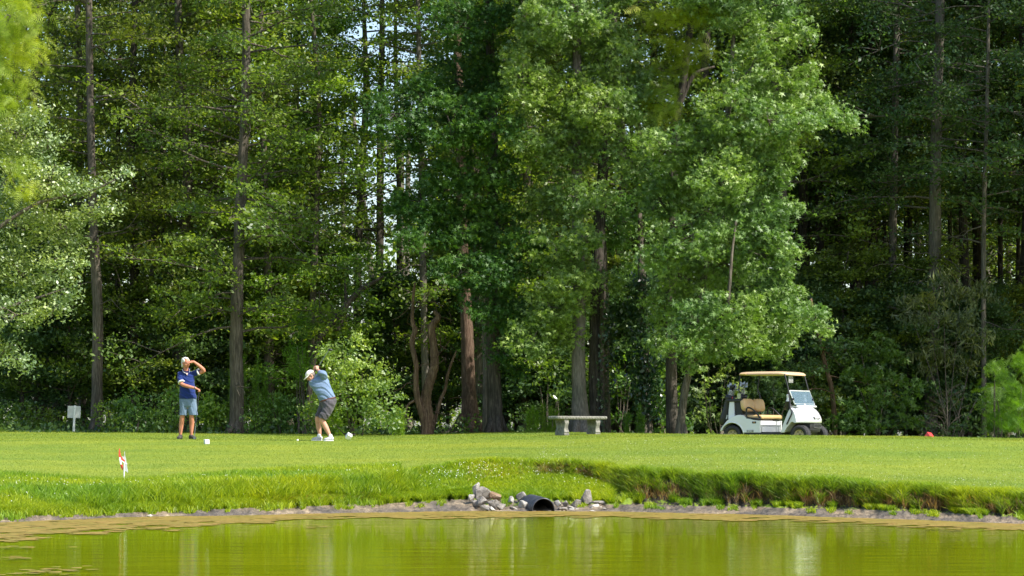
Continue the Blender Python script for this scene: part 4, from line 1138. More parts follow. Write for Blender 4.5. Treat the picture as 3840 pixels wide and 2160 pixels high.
LBL = {('a', 0): 'full crowned oak among the background trees of the left wood', ('b', 0): 'high crowned dark stemmed tree among the background trees of the left wood', ('c', 0): 'light green low branched tree among the background trees of the left wood',
       ('d', 0): 'dark leaved high crowned tree deep in the left wood', ('e', 0): 'dark understorey tree deep in the left wood', ('f', 0): 'small understorey oak deep in the left wood', ('p', 0): 'bare stemmed pole tree in the left wood',
       ('a', 1): 'full crowned oak deep in the shaded right wood', ('d', 1): 'dark leaved high crowned tree in the shaded right wood', ('e', 1): 'dark understorey tree in the shaded right wood', ('f', 1): 'small understorey oak in the shaded right wood', ('p', 1): 'bare stemmed black pole tree in the shaded right wood',
       ('b', 1): 'high crowned dark stemmed tree in the shaded right wood', ('c', 1): 'light green tree deep in the right wood'}
def row(D, xs, kinds, smin=.9, smax=1.12):
    for k, x in enumerate(xs):
        kd = kinds[k % len(kinds)]; side = 0 if x < 2300 else 1
        inst(kd, x + rr.uniform(-25, 25), D + rr.uniform(-1.2, 1.2), rr.uniform(0, 6.28), rr.uniform(smin, smax), LBL[(kd, side)], GR if side else GL, 'understorey_tree' if kd in 'ef' else 'wood_tree')
row(79, [-200, 130, 480, 690, 1030, 1160], 'acbacc')
row(79.5, [1790, 1980, 2330, 2650, 2900], 'acaba')
row(86, [-120, 240, 560, 800, 1000, 1130, 1860, 1930, 2100, 2420, 2700, 2960], 'cbaacbcabaca'.replace(' ', ''))
row(94, [0, 330, 640, 800, 1080, 1880, 1950, 2300, 2600, 2850], 'abcabcabca')
row(104, [-100, 260, 600, 900, 1080, 1800, 2050, 2420, 2800], 'bacbabcab')
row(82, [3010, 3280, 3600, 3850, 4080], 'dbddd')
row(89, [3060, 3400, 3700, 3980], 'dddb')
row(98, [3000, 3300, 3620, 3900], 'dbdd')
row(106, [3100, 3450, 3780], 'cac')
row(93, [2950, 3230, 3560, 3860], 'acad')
row(87, [3255, 3318, 3385, 3430, 3565, 3620, 3760, 3160, 3120, 3800, 3030], 'p', .8, 1.1)
row(92, [3200, 3350, 3480, 3660, 3290], 'p', .9, 1.2)
row(85, [430, 620, 1050, 1480, 1150, 1900, 2030, 2360, 140], 'p', .8, 1.1)
row(80, [60, 250, 470, 640, 760, 1010, 1180, 1500, 1680], 'efefeffef', .75, 1.0)
row(79, [1950, 2130, 2330, 2480, 2640, 2800, 2960], 'eeefeee', .75, 1.0)
row(79, [3030, 3150, 3260, 3400, 3470, 3620, 3760, 3880], 'efeefeef', .75, 1.0)
row(84, [3050, 3180, 3600, 3700, 3830, 3960], 'eeeeee', .7, .95)
row(90, [0, 180, 380, 560, 740, 920, 1100, 1280, 1460, 1650, 1830, 2010, 2200, 2400, 2600, 2800, 3000, 3750, 3900, 3200, 3540], 'fefefefefefefefefefee', .7, 1.0)
# trees just outside the right edge that keep the right wood in shade
for k, (x, y, kd) in enumerate([(16.6, 73.5, 'd'), (17.5, 79, 'b'), (20.0, 76, 'a'), (21, 70.5, 'd'), (18.5, 84, 'a'), (23.5, 79, 'b'), (24.5, 73, 'a'), (22, 86, 'a'), (27.5, 76, 'd'), (27, 83, 'b'), (19.5, 67.5, 'd'), (17.2, 88, 'a'), (30, 70, 'd')]):
    r = copy_tree(first[kd], (x, y, 1.0), k * 1.3, 1.1, LBL[(kd, 1)], GR); r.name = 'wood_tree'
# far off wood seen through the gaps
def far_wood():
    rng = np.random.default_rng(300); g = Geo(); st = Geo()
    n = 1500; x = rng.uniform(-32, 32, n); y = rng.uniform(118, 140, n); z = 1 + 15 * rng.random(n) ** .9
    px = 1920 + F * x / y; py = HY - (z - H) * F / y
    # clearings through which the sky shows
    keep = np.ones(n, bool)
    for (a, b, c, d) in ((1440, 640, 190, 230), (1600, 230, 150, 120), (1280, 1180, 130, 120), (3350, 1120, 260, 230), (580, 1050, 60, 60), (620, 560, 90, 60), (350, 400, 60, 50)):
        keep &= ((px - a) / c) ** 2 + ((py - b) / d) ** 2 > 1
    C0 = np.stack([x, y, z], -1)[keep]
    C = spray_points(C0, 1.3, 46, rng, .6)
    leaves(g, C, .3, 'oval', rng, .4)
    for k in range(60):
        xx = rng.uniform(-30, 30); yy = rng.uniform(116, 138)
        tube_np(st, np.array([[xx, yy, .5], [xx + rng.normal() * .3, yy, 8], [xx + rng.normal() * .6, yy, 16]]), [.2, .16, .08], 6, cap=False)
    o = obj('far_wood', g.mesh('far_wood'), M['oak_light']); tag(o, 'sunlit wood far off glimpsed through gaps between the trees', 'wood', kind='stuff')
    s = obj('far_trunks', st.mesh('far_trunks'), M['bark_grey']); tag(s, 'pale far trunks glimpsed through gaps between the trees', 'wood', kind='stuff')
far_wood()
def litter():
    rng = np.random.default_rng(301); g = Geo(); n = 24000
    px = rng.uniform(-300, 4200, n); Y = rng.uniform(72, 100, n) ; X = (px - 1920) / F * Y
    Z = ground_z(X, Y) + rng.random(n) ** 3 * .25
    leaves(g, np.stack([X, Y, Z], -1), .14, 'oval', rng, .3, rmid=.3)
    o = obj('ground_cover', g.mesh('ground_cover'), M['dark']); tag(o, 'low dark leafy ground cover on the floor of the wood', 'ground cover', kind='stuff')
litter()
# ------------------------------------------------------------------ materials of the things
M['concrete'] = plain('weathered_concrete', (.19, .185, .155), .9, .35, 16, bmp=.5, dirt=(.17, .18, .13))
M['white'] = plain('white_paint', (.78, .78, .76), .45, .05, 6)
M['red'] = plain('red_paint', (.62, .05, .03), .5, .12, 6)
M['red_bright'] = plain('bright_red_paint', (.75, .05, .05), .4, .08, 6)
M['sign_grey'] = plain('grey_white_paint', (.55, .56, .54), .6, .12, 5, dirt=(.4, .42, .4))
M['black'] = plain('black_plastic', (.015, .015, .017), .45, .2, 8)
M['rubber'] = plain('tyre_rubber', (.022, .022, .025), .7, .3, 14, bmp=.4, dirt=(.06, .055, .045))
M['cart_white'] = plain('cart_paint', (.70, .71, .75), .22, .03, 3, coat=.6, dirt=(.66, .65, .61))
M['vinyl'] = plain('tan_vinyl', (.62, .41, .19), .42, .06, 6)
M['roof_tan'] = plain('tan_roof_plastic', (.58, .40, .25), .4, .05, 4)
M['rim'] = plain('beige_rim', (.42, .34, .22), .5, .1, 8)
M['steel'] = plain('club_steel', (.3, .3, .31), .3, .05, 10, metal=1.0)
M['card'] = plain('card_paper', (.62, .62, .4), .7, .08, 20)

# ------------------------------------------------------------------ bench
def bench():
    c = foot(2167, 64.2)
    root = empty('stone_bench', (c.x, c.y, c.z - .01), R(38))
    tag(root, 'weathered concrete garden bench with scrolled legs standing on the crest of the lawn', 'bench')
    L, W = 1.5, .40
    bm = bmesh.new()
    def rr(l, w, z, r=.06, n=6):
        out = []
        for cx, cy, a0 in ((l / 2 - r, w / 2 - r, 0), (-l / 2 + r, w / 2 - r, 90), (-l / 2 + r, -w / 2 + r, 180), (l / 2 - r, -w / 2 + r, 270)):
            for k in range(n + 1):
                a = R(a0 + 90 * k / n); out.append((cx + r * math.cos(a), cy + r * math.sin(a), z))
        return out
    add_loft(bm, [rr(L - .04, W - .04, .372), rr(L - .01, W - .01, .380), rr(L, W, .395), rr(L, W, .432), rr(L - .012, W - .012, .442), rr(L - .03, W - .03, .447)])
    for s in (-1, 1):
        for k in range(18):
            add_ball(bm, (-L / 2 + .07 + k * (L - .14) / 17, s * W / 2, .412), (.03, .012, .02), 10, 6)
        for k in range(4):
            add_ball(bm, (s * L / 2, -W / 2 + .08 + k * (W - .16) / 3, .412), (.012, .03, .02), 10, 6)
    bm_obj('seat', bm, M['concrete'], root, False)
    prof = [(0, .165), (.035, .17), (.05, .155), (.075, .17), (.105, .16), (.13, .150), (.17, .145), (.21, .155), (.25, .168), (.29, .178), (.325, .170), (.345, .16), (.372, .16)]
    for sx in (-.47, .47):
        bm = bmesh.new()
        secs = []
        for z, w in prof:
            t = .062 + .012 * math.sin(z * 16 + 1)
            ring = []
            for k in range(5): ring.append((sx - t + 2 * t * k / 4, -w - .006 * (k % 2), z))
            for k in range(1, 8): ring.append((sx + t - (.006 if k in (2, 6) else 0), -w + 2 * w * k / 8, z))
            for k in range(5): ring.append((sx + t - 2 * t * k / 4, w + .006 * (k % 2), z))
            for k in range(1, 8): ring.append((sx - t + (.006 if k in (2, 6) else 0), w - 2 * w * k / 8, z))
            secs.append(ring)
        add_loft(bm, secs)
        # carved scrolls on the broad faces
        for s in (-1, 1):
            for (yy, zz, r0) in ((-.08, .28, .05), (.08, .28, .05), (0, .13, .06), (-.07, .07, .035), (.07, .07, .035)):
                pts = [Vector((sx + s * .070, yy + r0 * (1 - k / 14) * math.cos(k * .62), zz + r0 * (1 - k / 14) * math.sin(k * .62))) for k in range(13)]
                add_tube(bm, pts, .008, 6)
        bm_obj('leg', bm, M['concrete'], root, False)
bench()

# ------------------------------------------------------------------ markers, ball, sign, hazard stake
def tee_marker(p, s, rot, mat, label):
    bm = bmesh.new(); add_box(bm, (0, 0, 0), (s, s, s), bevel=s * .06)
    o = bm_obj('tee_marker', bm, M[mat]); o.location = p; o.rotation_euler = rot
    tag(o, label, 'tee marker', 'cube tee markers on the lawn'); return o
p = on_lawn(775, 1665); tee_marker(p + Vector((0, 0, .045)), .095, (R(4), R(-4), R(28)), 'white', 'white cube tee marker lying flat right of the standing golfer')
p = on_lawn(1308, 1649); tee_marker(p + Vector((0, 0, .075)), .115, (R(36), R(28), R(20)), 'white', 'white cube tee marker tipped on its corner right of the bending golfer')
p = foot(3484, 60.0); tee_marker(Vector((p.x, p.y, P(3484, 1636, 60).z)), .125, (R(40), R(10), R(35)), 'red_bright', 'red cube tee marker tipped on its edge far right on the lawn')
p = on_lawn(1116, 1657)
bm = bmesh.new(); add_ball(bm, (0, 0, 0), .0225, 20, 14)
o = bm_obj('golf_ball', bm, M['white'], None, True); o.location = p + Vector((0, 0, .034)); tag(o, 'white golf ball teed up on the lawn left of the bending golfer', 'golf ball')
bm = bmesh.new(); add_tube(bm, [(0, 0, -.02), (0, 0, .006), (0, 0, .013)], [.002, .003, .007], 8)
o = bm_obj('golf_tee', bm, M['vinyl']); o.location = p; tag(o, 'short wooden tee peg under the white golf ball', 'tee peg')

def board_sign():
    b = on_lawn(276, 1619, 50, 78); D = b.y; s = D / F
    root = empty('sign', b); tag(root, 'blank back of a small white sign on a leaning post by the left wood', 'sign')
    lean = 5.5 * s
    bm = bmesh.new()
    w = 4.2 * s
    def ring(z, x): return [(x - w, -w * .5, z), (x + w, -w * .5, z), (x + w, w * .5, z), (x - w, w * .5, z)]
    h = 98.5 * s
    add_loft(bm, [ring(-.08, -.3 * s), ring(h * .5, lean * .5), ring(h, lean), ])
    bmesh.ops.bevel(bm, geom=list(bm.edges), offset=.006, segments=2, affect='EDGES')
    bm_obj('post', bm, M['white'], root)
    bm = bmesh.new(); add_box(bm, (1.2 * s, w * .5 + .012, 74 * s), (49 * s, .018, 45 * s), Matrix.Rotation(R(2), 3, 'Y'), .003)
    bm_obj('board', bm, M['sign_grey'], root)
    for z in (60, 86):
        bm = bmesh.new(); add_cyl(bm, (lean * z / 98.5, -w * .5 - .006, z * s), (lean * z / 98.5, -w * .5 + .004, z * s), .008, 8)
        bm_obj('bolt', bm, M['steel'], root)
board_sign()

def stake():
    b = on_lawn(465.7, 1812, 44, 60); D = b.y; s = D / F
    root = empty('course_marker', b); tag(root, 'small red and white arrow shaped marker on a white stake near the pond', 'course marker')
    def q(cx, cy, y=0.0): return Vector(((cx - 345) / 9.66 * s, y, (1375 - cy) / 9.66 * s))
    bm = bmesh.new(); add_tube(bm, [q(335, 1450), q(340, 1100)], [.0065, .0075], 10); add_tube(bm, [q(340, 1110), q(345, 620)], [.0105, .0105], 12)
    bm_obj('stake', bm, M['white'], root)
    def panel(name, pts, y0, y1, mat, th=.006):
        bm = bmesh.new(); a = [bm.verts.new(q(x, y, y0 + (y1 - y0) * (x - 150) / 350)) for x, y in pts]
        f = bm.faces.new(a); r = bmesh.ops.extrude_face_region(bm, geom=[f])
        for v in r['geom']:
            if isinstance(v, bmesh.types.BMVert): v.co.y += th
        bmesh.ops.triangulate(bm, faces=[f for f in bm.faces if len(f.verts) > 4]); bmesh.ops.recalc_face_normals(bm, faces=bm.faces)
        return bm_obj(name, bm, M[mat], root)
    panel('red_arm', [(175, 110), (158, 240), (156, 400), (175, 440), (205, 430), (225, 360), (205, 230), (200, 150)], -.03, .03, 'red')
    panel('white_panel', [(172, 440), (240, 440), (250, 560), (265, 640), (245, 710), (205, 700), (190, 600)], -.03, .03, 'white')
    panel('red_panel', [(205, 705), (262, 705), (300, 700), (300, 880), (285, 915), (235, 820)], -.03, .03, 'red')
    panel('red_arm', [(222, 360), (268, 420), (290, 490), (375, 545), (380, 600), (310, 580), (262, 540), (238, 470)], -.035, .02, 'red')
    panel('white_panel', [(262, 400), (330, 418), (352, 400), (355, 225), (372, 240), (378, 390), (410, 480), (425, 620), (452, 760), (492, 985), (470, 990), (440, 950), (372, 938), (368, 860), (372, 600), (372, 545), (300, 490)], .02, -.02, 'white')
    panel('red_panel', [(372, 700), (404, 690), (408, 760), (400, 830), (372, 838)], .012, .012, 'red')
    bm = bmesh.new(); add_tube(bm, [q(235, 560, -.045), q(462, 690, -.045)], [.009, .009], 8)
    bm_obj('crossbar', bm, M['white'], root)
stake()

# ------------------------------------------------------------------ golf cart
CART_YAW = R(-32)
cb = P(2751, 1669.5, 63.0)
cw = Matrix.Rotation(CART_YAW, 4, 'Z')
off = cw @ Vector((0, -.47, 0))
cart_o = Vector((cb.x - off.x, 63.0 - off.y, 0)); cart_o.z = gz(cart_o.x + .7, cart_o.y - .4) + .0
CZ = P(0, 1669.5, 63).z
cart_o.z = CZ
def cart():
    root = empty('golf_cart', cart_o, CART_YAW)
    tag(root, 'white golf cart with tan seat and roof parked behind the crest of the lawn', 'golf cart')
    # rear body
    poly = [(-.29, .37)]
    for k in range(17):
        a = R(158 - 150 * k / 16); poly.append((.0 + .295 * math.cos(a), .215 + .295 * math.sin(a)))
    poly += [(.32, .285), (.72, .285), (.72, .555), (.55, .575), (.38, .605), (.33, .655), (.26, .688), (.15, .69), (.05, .665), (-.05, .62), (-.14, .55), (-.22, .46)]
    bm = bmesh.new(); secs = []
    for y, k in ((-.555, 0.975), (-.545, .99), (-.52, 1), (0, 1), (.52, 1), (.545, .99), (.555, .975)):
        secs.append([(.2 + (x - .2) * k, y, .45 + (z - .45) * k) for x, z in poly])
    add_loft(bm, secs); bmesh.ops.triangulate(bm, faces=[f for f in bm.faces if len(f.verts) > 4])
    body = bm_obj('rear_body', bm, M['cart_white'], root)
    for s in (-1, 1):
        bm = bmesh.new()
        pts = [(.0 + .305 * math.cos(R(160 - 150 * k / 16)), s * .552, .215 + .305 * math.sin(R(160 - 150 * k / 16))) for k in range(17)]
        add_tube(bm, pts, .016, 8)
        bm_obj('fender_lip', bm, M['cart_white'], body, True)
    # front cowl
    poly = [(1.226, .285), (1.30, .50), (1.37, .68), (1.425, .80), (1.47, .845), (1.55, .855), (1.66, .84), (1.77, .79), (1.86, .72), (1.93, .63), (1.965, .56), (1.97, .505), (1.90, .500), (1.78, .515), (1.66, .53), (1.55, .52), (1.46, .48), (1.385, .41), (1.335, .33), (1.315, .285)]
    bm = bmesh.new(); secs = []
    for y in (-.56, -.545, -.50, -.40, -.28, -.14, 0, .14, .28, .40, .50, .545, .56):
        t = 1 - (y / .56) ** 2; sec = []
        e = .97 if abs(y) > .555 else 1
        for x, z in poly:
            xx = x if x < 1.45 else 1.45 + (x - 1.45) * (1.93 - 1.0 * y * y - 1.45) / .52
            zz = z + (.03 * t ** .6 - .03 if z > .5 and x > 1.35 and z > .54 else 0) + (.03 if z > .54 else 0) * t ** .5
            sec.append((1.6 + (xx - 1.6) * e, y, .5 + (zz - .5) * e))
        secs.append(sec)
    add_loft(bm, secs); bmesh.ops.triangulate(bm, faces=[f for f in bm.faces if len(f.verts) > 4])
    cowl = bm_obj('front_cowl', bm, M['cart_white'], root, True)
    for p in cowl.data.polygons:
        if abs(p.normal.y) > .9: p.use_smooth = False
    # black lower body, floor, bumper
    bm = bmesh.new()
    add_box(bm, (.76, 0, .245), (.98, 1.07, .07), bevel=.012)
    add_box(bm, (1.02, 0, .29), (.6, 1.02, .02), bevel=.005)
    add_box(bm, (1.55, 0, .36), (.46, .50, .26), bevel=.05)
    add_box(bm, (.0, 0, .36), (.5, .66, .22), bevel=.04)
    add_cyl(bm, (1.67, -.42, .225), (1.67, .42, .225), .025); add_cyl(bm, (0, -.42, .225), (0, .42, .225), .035)
    bm_obj('chassis', bm, M['black'], root)
    bm = bmesh.new()
    secs = []
    for z, k in ((.30, .86), (.34, .97), (.42, 1), (.485, .98), (.50, .93)):
        ring = [(1.66, -.27 * k, z)]
        for j in range(9):
            a = -1 + 2 * j / 8; ring.append((1.80 + (.085 * (1 - a * a)) * k + .02 * k, .27 * a * k, z))
        ring.append((1.66, .27 * k, z)); secs.append(ring)
    add_loft(bm, secs)
    bump_ = bm_obj('bumper', bm, M['black'], root, False)
    bm = bmesh.new()
    ring = []
    for j in range(9):
        a = -1 + 2 * j / 8; ring.append(a)
    g = [Vector((1.82 + .085 * (1 - (a * .7) ** 2) + .014, .19 * a, .475 if i == 0 else .385 + .02 * a * a)) for i in (0, 1) for a in ring]
    top = g[:9]; bot = g[9:][::-1]
    add_tube(bm, top + bot + [top[0]], .006, 6)
    bm_obj('grille_trim', bm, plain('grey_plastic', (.12, .12, .12), .5, .2, 8), bump_)
    # seat
    bm = bmesh.new(); add_box(bm, (.50, 0, .637), (.50, 1.04, .10), bevel=.035); bm_obj('seat_cushion', bm, M['vinyl'], root, True)
    bm = bmesh.new()
    for s in (-1, 1):
        def sec(x, k):
            out = []
            for j in range(28):
                a = 2 * PI * j / 28; ca, sa = math.cos(a), math.sin(a)
                ex = abs(ca) ** .5 * (1 if ca > 0 else -1); ez = abs(sa) ** .6 * (1 if sa > 0 else -1)
                out.append((x + .10 * (.30 * ez * .3) - .03 * ez, s * .262 + ex * .262 * k, .912 + ez * .148 * k))
            return out
        add_loft(bm, [sec(.185, .82), sec(.20, .95), sec(.225, 1.0), sec(.27, 1.0), sec(.295, .95), sec(.31, .82)])
    add_box(bm, (.245, 0, .87), (.09, .3, .2), bevel=.03)
    bm_obj('backrest', bm, M['vinyl'], root, True)
    for y in (-.25, .25):
        bm = bmesh.new(); add_tube(bm, [(.24, y, .62), (.22, y, .72), (.22, y, .82)], .014, 8)
        bm_obj('backrest_bracket', bm, M['black'], root)
    for s in (-1, 1):
        bm = bmesh.new(); y = s * .535
        pts = smooth_path([(.365, y, .61), (.36, y, .72), (.365, y, .82), (.41, y, .852), (.50, y, .82), (.60, y, .74), (.68, y, .65), (.715, y, .585)], 5)
        add_tube(bm, pts, .019, 8); add_tube(bm, [(.36, y, .618), (.54, y, .600), (.71, y, .590)], .024, 8)
        bm_obj('armrest', bm, M['black'], root, True)
    # roof
    bm = bmesh.new(); secs = []
    for z, k in ((1.592, .93), (1.588, .985), (1.600, 1.0), (1.625, .985), (1.648, .93), (1.660, .80), (1.668, .5), (1.670, .1)):
        ring = []
        for j in range(56):
            a = 2 * PI * j / 56; ca, sa = math.cos(a), math.sin(a)
            ex = abs(ca) ** .38 * (1 if ca > 0 else -1); ey = abs(sa) ** .38 * (1 if sa > 0 else -1)
            x = .745 + .665 * ex * k; ring.append((x, .565 * ey * k, z - .02 * max(0, (x - 1.15) / .25) ** 2))
        secs.append(ring)
    add_loft(bm, secs); roof = bm_obj('roof', bm, M['roof_tan'], root, True)
    for s in (-1, 1):
        bm = bmesh.new(); add_tube(bm, [(.22, s * .562, 1.612), (.36, s * .562, 1.612)], .014, 8)
        bm_obj('grab_rail', bm, M['vinyl'], roof)
    for s in (-1, 1):
        bm = bmesh.new(); y = s * .50
        add_tube(bm, smooth_path([(1.30, y, 1.60), (1.36, y, 1.40), (1.41, s * .515, 1.20), (1.455, s * .54, .95), (1.475, s * .565, .85), (1.52, s * .577, .74), (1.48, s * .577, .64), (1.39, s * .572, .47)], 4), .016, 10)
        bm_obj('roof_strut', bm, M['black'], root, True)
        bm = bmesh.new(); y = s * .47
        add_tube(bm, smooth_path([(.175, y, 1.60), (.15, y, 1.40), (.135, y, 1.27), (.18, y, 1.16), (.20, y, 1.0), (.20, y, .66)], 4), .016, 10)
        bm_obj('roof_strut', bm, M['black'], root, True)
    # windshield
    m, nt, bs, out = new_mat('acrylic_pane')
    bs.inputs['Base Color'].default_value = (.16, .24, .30, 1); bs.inputs['Roughness'].default_value = .25
    tp = N(nt, 'ShaderNodeBsdfTransparent'); tp.inputs['Color'].default_value = (.9, .94, .97, 1)
    ms = N(nt, 'ShaderNodeMixShader'); ms.inputs['Fac'].default_value = .55
    nt.links.new(bs.outputs['BSDF'], ms.inputs[1]); nt.links.new(tp.outputs[0], ms.inputs[2]); nt.links.new(ms.outputs[0], out.inputs['Surface'])
    a, b, c, d = (1.425, -.51, 1.225), (1.425, .51, 1.225), (1.555, .51, .925), (1.555, -.51, .925)
    bm = bmesh.new(); add_tube(bm, [a, b, c, d, a], .013, 8); 
    ws_ = bm_obj('windshield_frame', bm, M['sign_grey'], root)
    bm = bmesh.new(); add_box(bm, (1.49, 0, 1.075), (.006, 1.0, .315), Matrix.Rotation(-.409, 3, 'Y')); bm_obj('pane', bm, m, ws_)
    bm = bmesh.new(); add_box(bm, (1.575, 0, .90), (.006, .96, .07), Matrix.Rotation(R(-20), 3, 'Y')); bm_obj('pane', bm, m, ws_)
    bm = bmesh.new(); add_box(bm, (1.575, -.03, .90), (.02, .07, .08), Matrix.Rotation(R(-20), 3, 'Y')); add_box(bm, (1.53, 0, .868), (.17, 1.02, .02), bevel=.008); add_tube(bm, [(1.60, -.5, .885), (1.62, 0, .885), (1.60, .5, .885)], .012, 8)
    bm_obj('dashboard', bm, M['sign_grey'], root)
    for s in (-1, 1):
        bm = bmesh.new(); add_box(bm, (1.50, s * .50, 1.035), (.07, .035, .05), bevel=.006)
        bm_obj('windshield_clip', bm, M['black'], root)
    # steering wheel and pedals
    bm = bmesh.new(); c0 = Vector((1.05, .27, .93)); ax = Vector((-.75, 0, .66)).normalized(); u = Vector((0, 1, 0)); v_ = ax.cross(u)
    add_tube(bm, [c0 + .16 * (math.cos(2 * PI * k / 20) * u + math.sin(2 * PI * k / 20) * v_) for k in range(21)], .013, 8)
    for k in range(3):
        t = 2 * PI * k / 3 + .5; add_tube(bm, [c0, c0 + .16 * (math.cos(t) * u + math.sin(t) * v_)], .010, 6)
    sw = bm_obj('steering_wheel', bm, M['black'], root, True)
    bm = bmesh.new(); add_tube(bm, [c0, (1.30, .27, .72), (1.40, .27, .58)], .02, 8); bm_obj('column', bm, M['black'], sw)
    # cup holders
    for y in (-.46, .40):
        bm = bmesh.new(); add_lathe(bm, [(.045, .80), (.055, .81), (.060, .975), (.064, .985), (.056, .985), (.05, .84)], 24); bmesh.ops.translate(bm, verts=bm.verts, vec=(1.37, y, 0)); add_box(bm, (1.42, y, .87), (.06, .03, .03))
        bm_obj('bottle_holder', bm, M['black'], root, True)
    # wheels
    for (x, y) in ((0, -.46), (0, .46), (1.67, -.44), (1.67, .44)):
        s = -1 if y < 0 else 1
        bm = bmesh.new(); MM = Matrix.Translation((x, y, .225)) @ Matrix.Rotation(R(90) * s * -1, 4, 'X')
        add_lathe(bm, [(.125, -.08), (.19, -.10), (.215, -.085), (.226, -.05), (.228, 0), (.226, .05), (.215, .085), (.19, .10), (.125, .08), (.12, .0)], 40, MM)
        for k in range(36):
            t = 2 * PI * k / 36
            for h in (-.06, .06):
                add_box(bm, MM @ Vector((.226 * math.cos(t), .226 * math.sin(t), h)), (.008, .02, .05), (MM.to_3x3() @ Matrix.Rotation(t, 3, 'Z')))
        ty = bm_obj('wheel', bm, M['rubber'], root, True)
        bm = bmesh.new()
        add_lathe(bm, [(.02, .02), (.05, .035), (.058, .045), (.075, .045), (.10, .03), (.112, .06), (.124, .075), (.128, .07), (.126, -.07), (.10, -.06)], 32, MM)
        rim = bm_obj('rim', bm, M['rim'], ty, True)
        bm = bmesh.new()
        for k in range(6):
            t = 2 * PI * k / 6; add_box(bm, MM @ Vector((.084 * math.cos(t), .084 * math.sin(t), .048)), (.026, .02, .01), (MM.to_3x3() @ Matrix.Rotation(t, 3, 'Z')), .003)
        add_cyl(bm, MM @ Vector((0, 0, .03)), MM @ Vector((0, 0, .06)), .022, 12)
        bm_obj('rim_holes', bm, M['black'], rim)
    # bag well at the back
    for s in (-1, 1):
        bm = bmesh.new()
        def rg(z, x0, x1): return [(x0, s * .47, z), (x1, s * .47, z), (x1, s * .36, z), (x0, s * .36, z)]
        add_loft(bm, [rg(.60, -.135, .02), rg(.8, -.125, .015), rg(1.0, -.10, .005)])
        bm_obj('bag_well_post', bm, M['cart_white'], root)
    bm = bmesh.new(); add_box(bm, (.03, 0, 1.02), (.40, 1.0, .07), bevel=.015); add_box(bm, (.10, 0, .80), (.16, .88, .40), bevel=.02); add_box(bm, (-.30, 0, .42), (.16, .8, .04), bevel=.01)
    bm_obj('bag_rack', bm, M['black'], root)
    bm = bmesh.new(); add_box(bm, (.16, -.515, 1.115), (.075, .004, .11)); cd = bm_obj('score_card', bm, M['card'], root)
    bm = bmesh.new()
    for k in range(4):
        for j in range(3): add_box(bm, (.142 + j * .019, -.5185, 1.15 - k * .022), (.013, .003, .007))
    bm_obj('print', bm, M['black'], cd)
    # notice hanging from the roof
    bm = bmesh.new(); add_box(bm, (1.32, -.22, 1.485), (.006, .21, .15), bevel=.002); nb = bm_obj('notice', bm, M['sign_grey'], root)
    bm = bmesh.new()
    for (zz, hh) in ((1.512, .062), (1.443, .048)): add_box(bm, (1.3245, -.22, zz), (.003, .18, hh))
    bm_obj('dark_panel', bm, plain('notice_dark', (.09, .085, .075), .5, .2, 8), nb)
    bm = bmesh.new(); rng = random.Random(4)
    for k, zz in enumerate((1.532, 1.520, 1.508, 1.496, 1.456, 1.444, 1.432)):
        y = -.30
        while y < -.15:
            w = rng.uniform(.008, .03); add_box(bm, (1.327, y + w / 2, zz), (.002, w, .005)); y += w + .006
    bm_obj('print', bm, M['sign_grey'], nb)
    # badges
    def badge(s, size, pos, rot, name='badge', col='black', tcol='white', box=None):
        bm = bmesh.new(); add_box(bm, (0, 0, 0), (box[0], box[1], .004), bevel=.001)
        bo = bm_obj(name, bm, M[col], root); bo.matrix_local = Matrix.Translation(pos) @ rot.to_4x4()
        t = obj('lettering', text_mesh(s, size, .001, size * .03), M[tcol], bo); t.location = (0, 0, .004)
        return bo
    M['copper'] = plain('copper_print', (.5, .25, .1), .5, .1, 8)
    rs = Matrix(((1, 0, 0), (0, 0, -1), (0, 1, 0)))      # reads along +x, faces -y
    badge('EZGO', .048, Vector((.465, -.5585, .322)), rs, box=(.165, .046))
    badge('38', .04, Vector((.565, -.5585, .515)), rs, col='black', tcol='copper', box=(.10, .045), name='number_plate')
    # on the bonnet: reads along +y, faces forward and up
    n = Vector((.90, -.18, .40)).normalized(); xx = Vector((0.2, 1, 0)).normalized(); yy = n.cross(xx)
    rb = Matrix((xx, yy, n)).transposed()
    badge('EZGO', .062, Vector((1.912, -.10, .622)), rb, box=(.215, .068), col='black')
    return root
cart_root = cart()
CM = Matrix.Translation(cart_o) @ cw
def on_cart(o, loc): o.location = CM @ Vector(loc); o.rotation_euler = (0, 0, CART_YAW)
for y, lb_ in ((-.46, 'white sand bottle in the near holder outside the windshield strut'), (.40, 'white sand bottle seen through the windshield of the golf cart')):
    bm = bmesh.new(); pts = smooth_path([(0, 0, -.08, .042), (0, 0, 0, .046), (0, 0, .03, .046), (.0, 0, .055, .036), (-.004, 0, .085, .027), (-.010, 0, .12, .026), (-.012, 0, .15, .028), (-.006, 0, .170, .018)], 4)
    add_tube(bm, [p[:3] for p in pts], [p[3] for p in pts], 18)
    o = bm_obj('sand_bottle', bm, M['white'], None, True); on_cart(o, (1.37, y, .975)); tag(o, lb_, 'bottle', 'sand bottles on the golf cart')

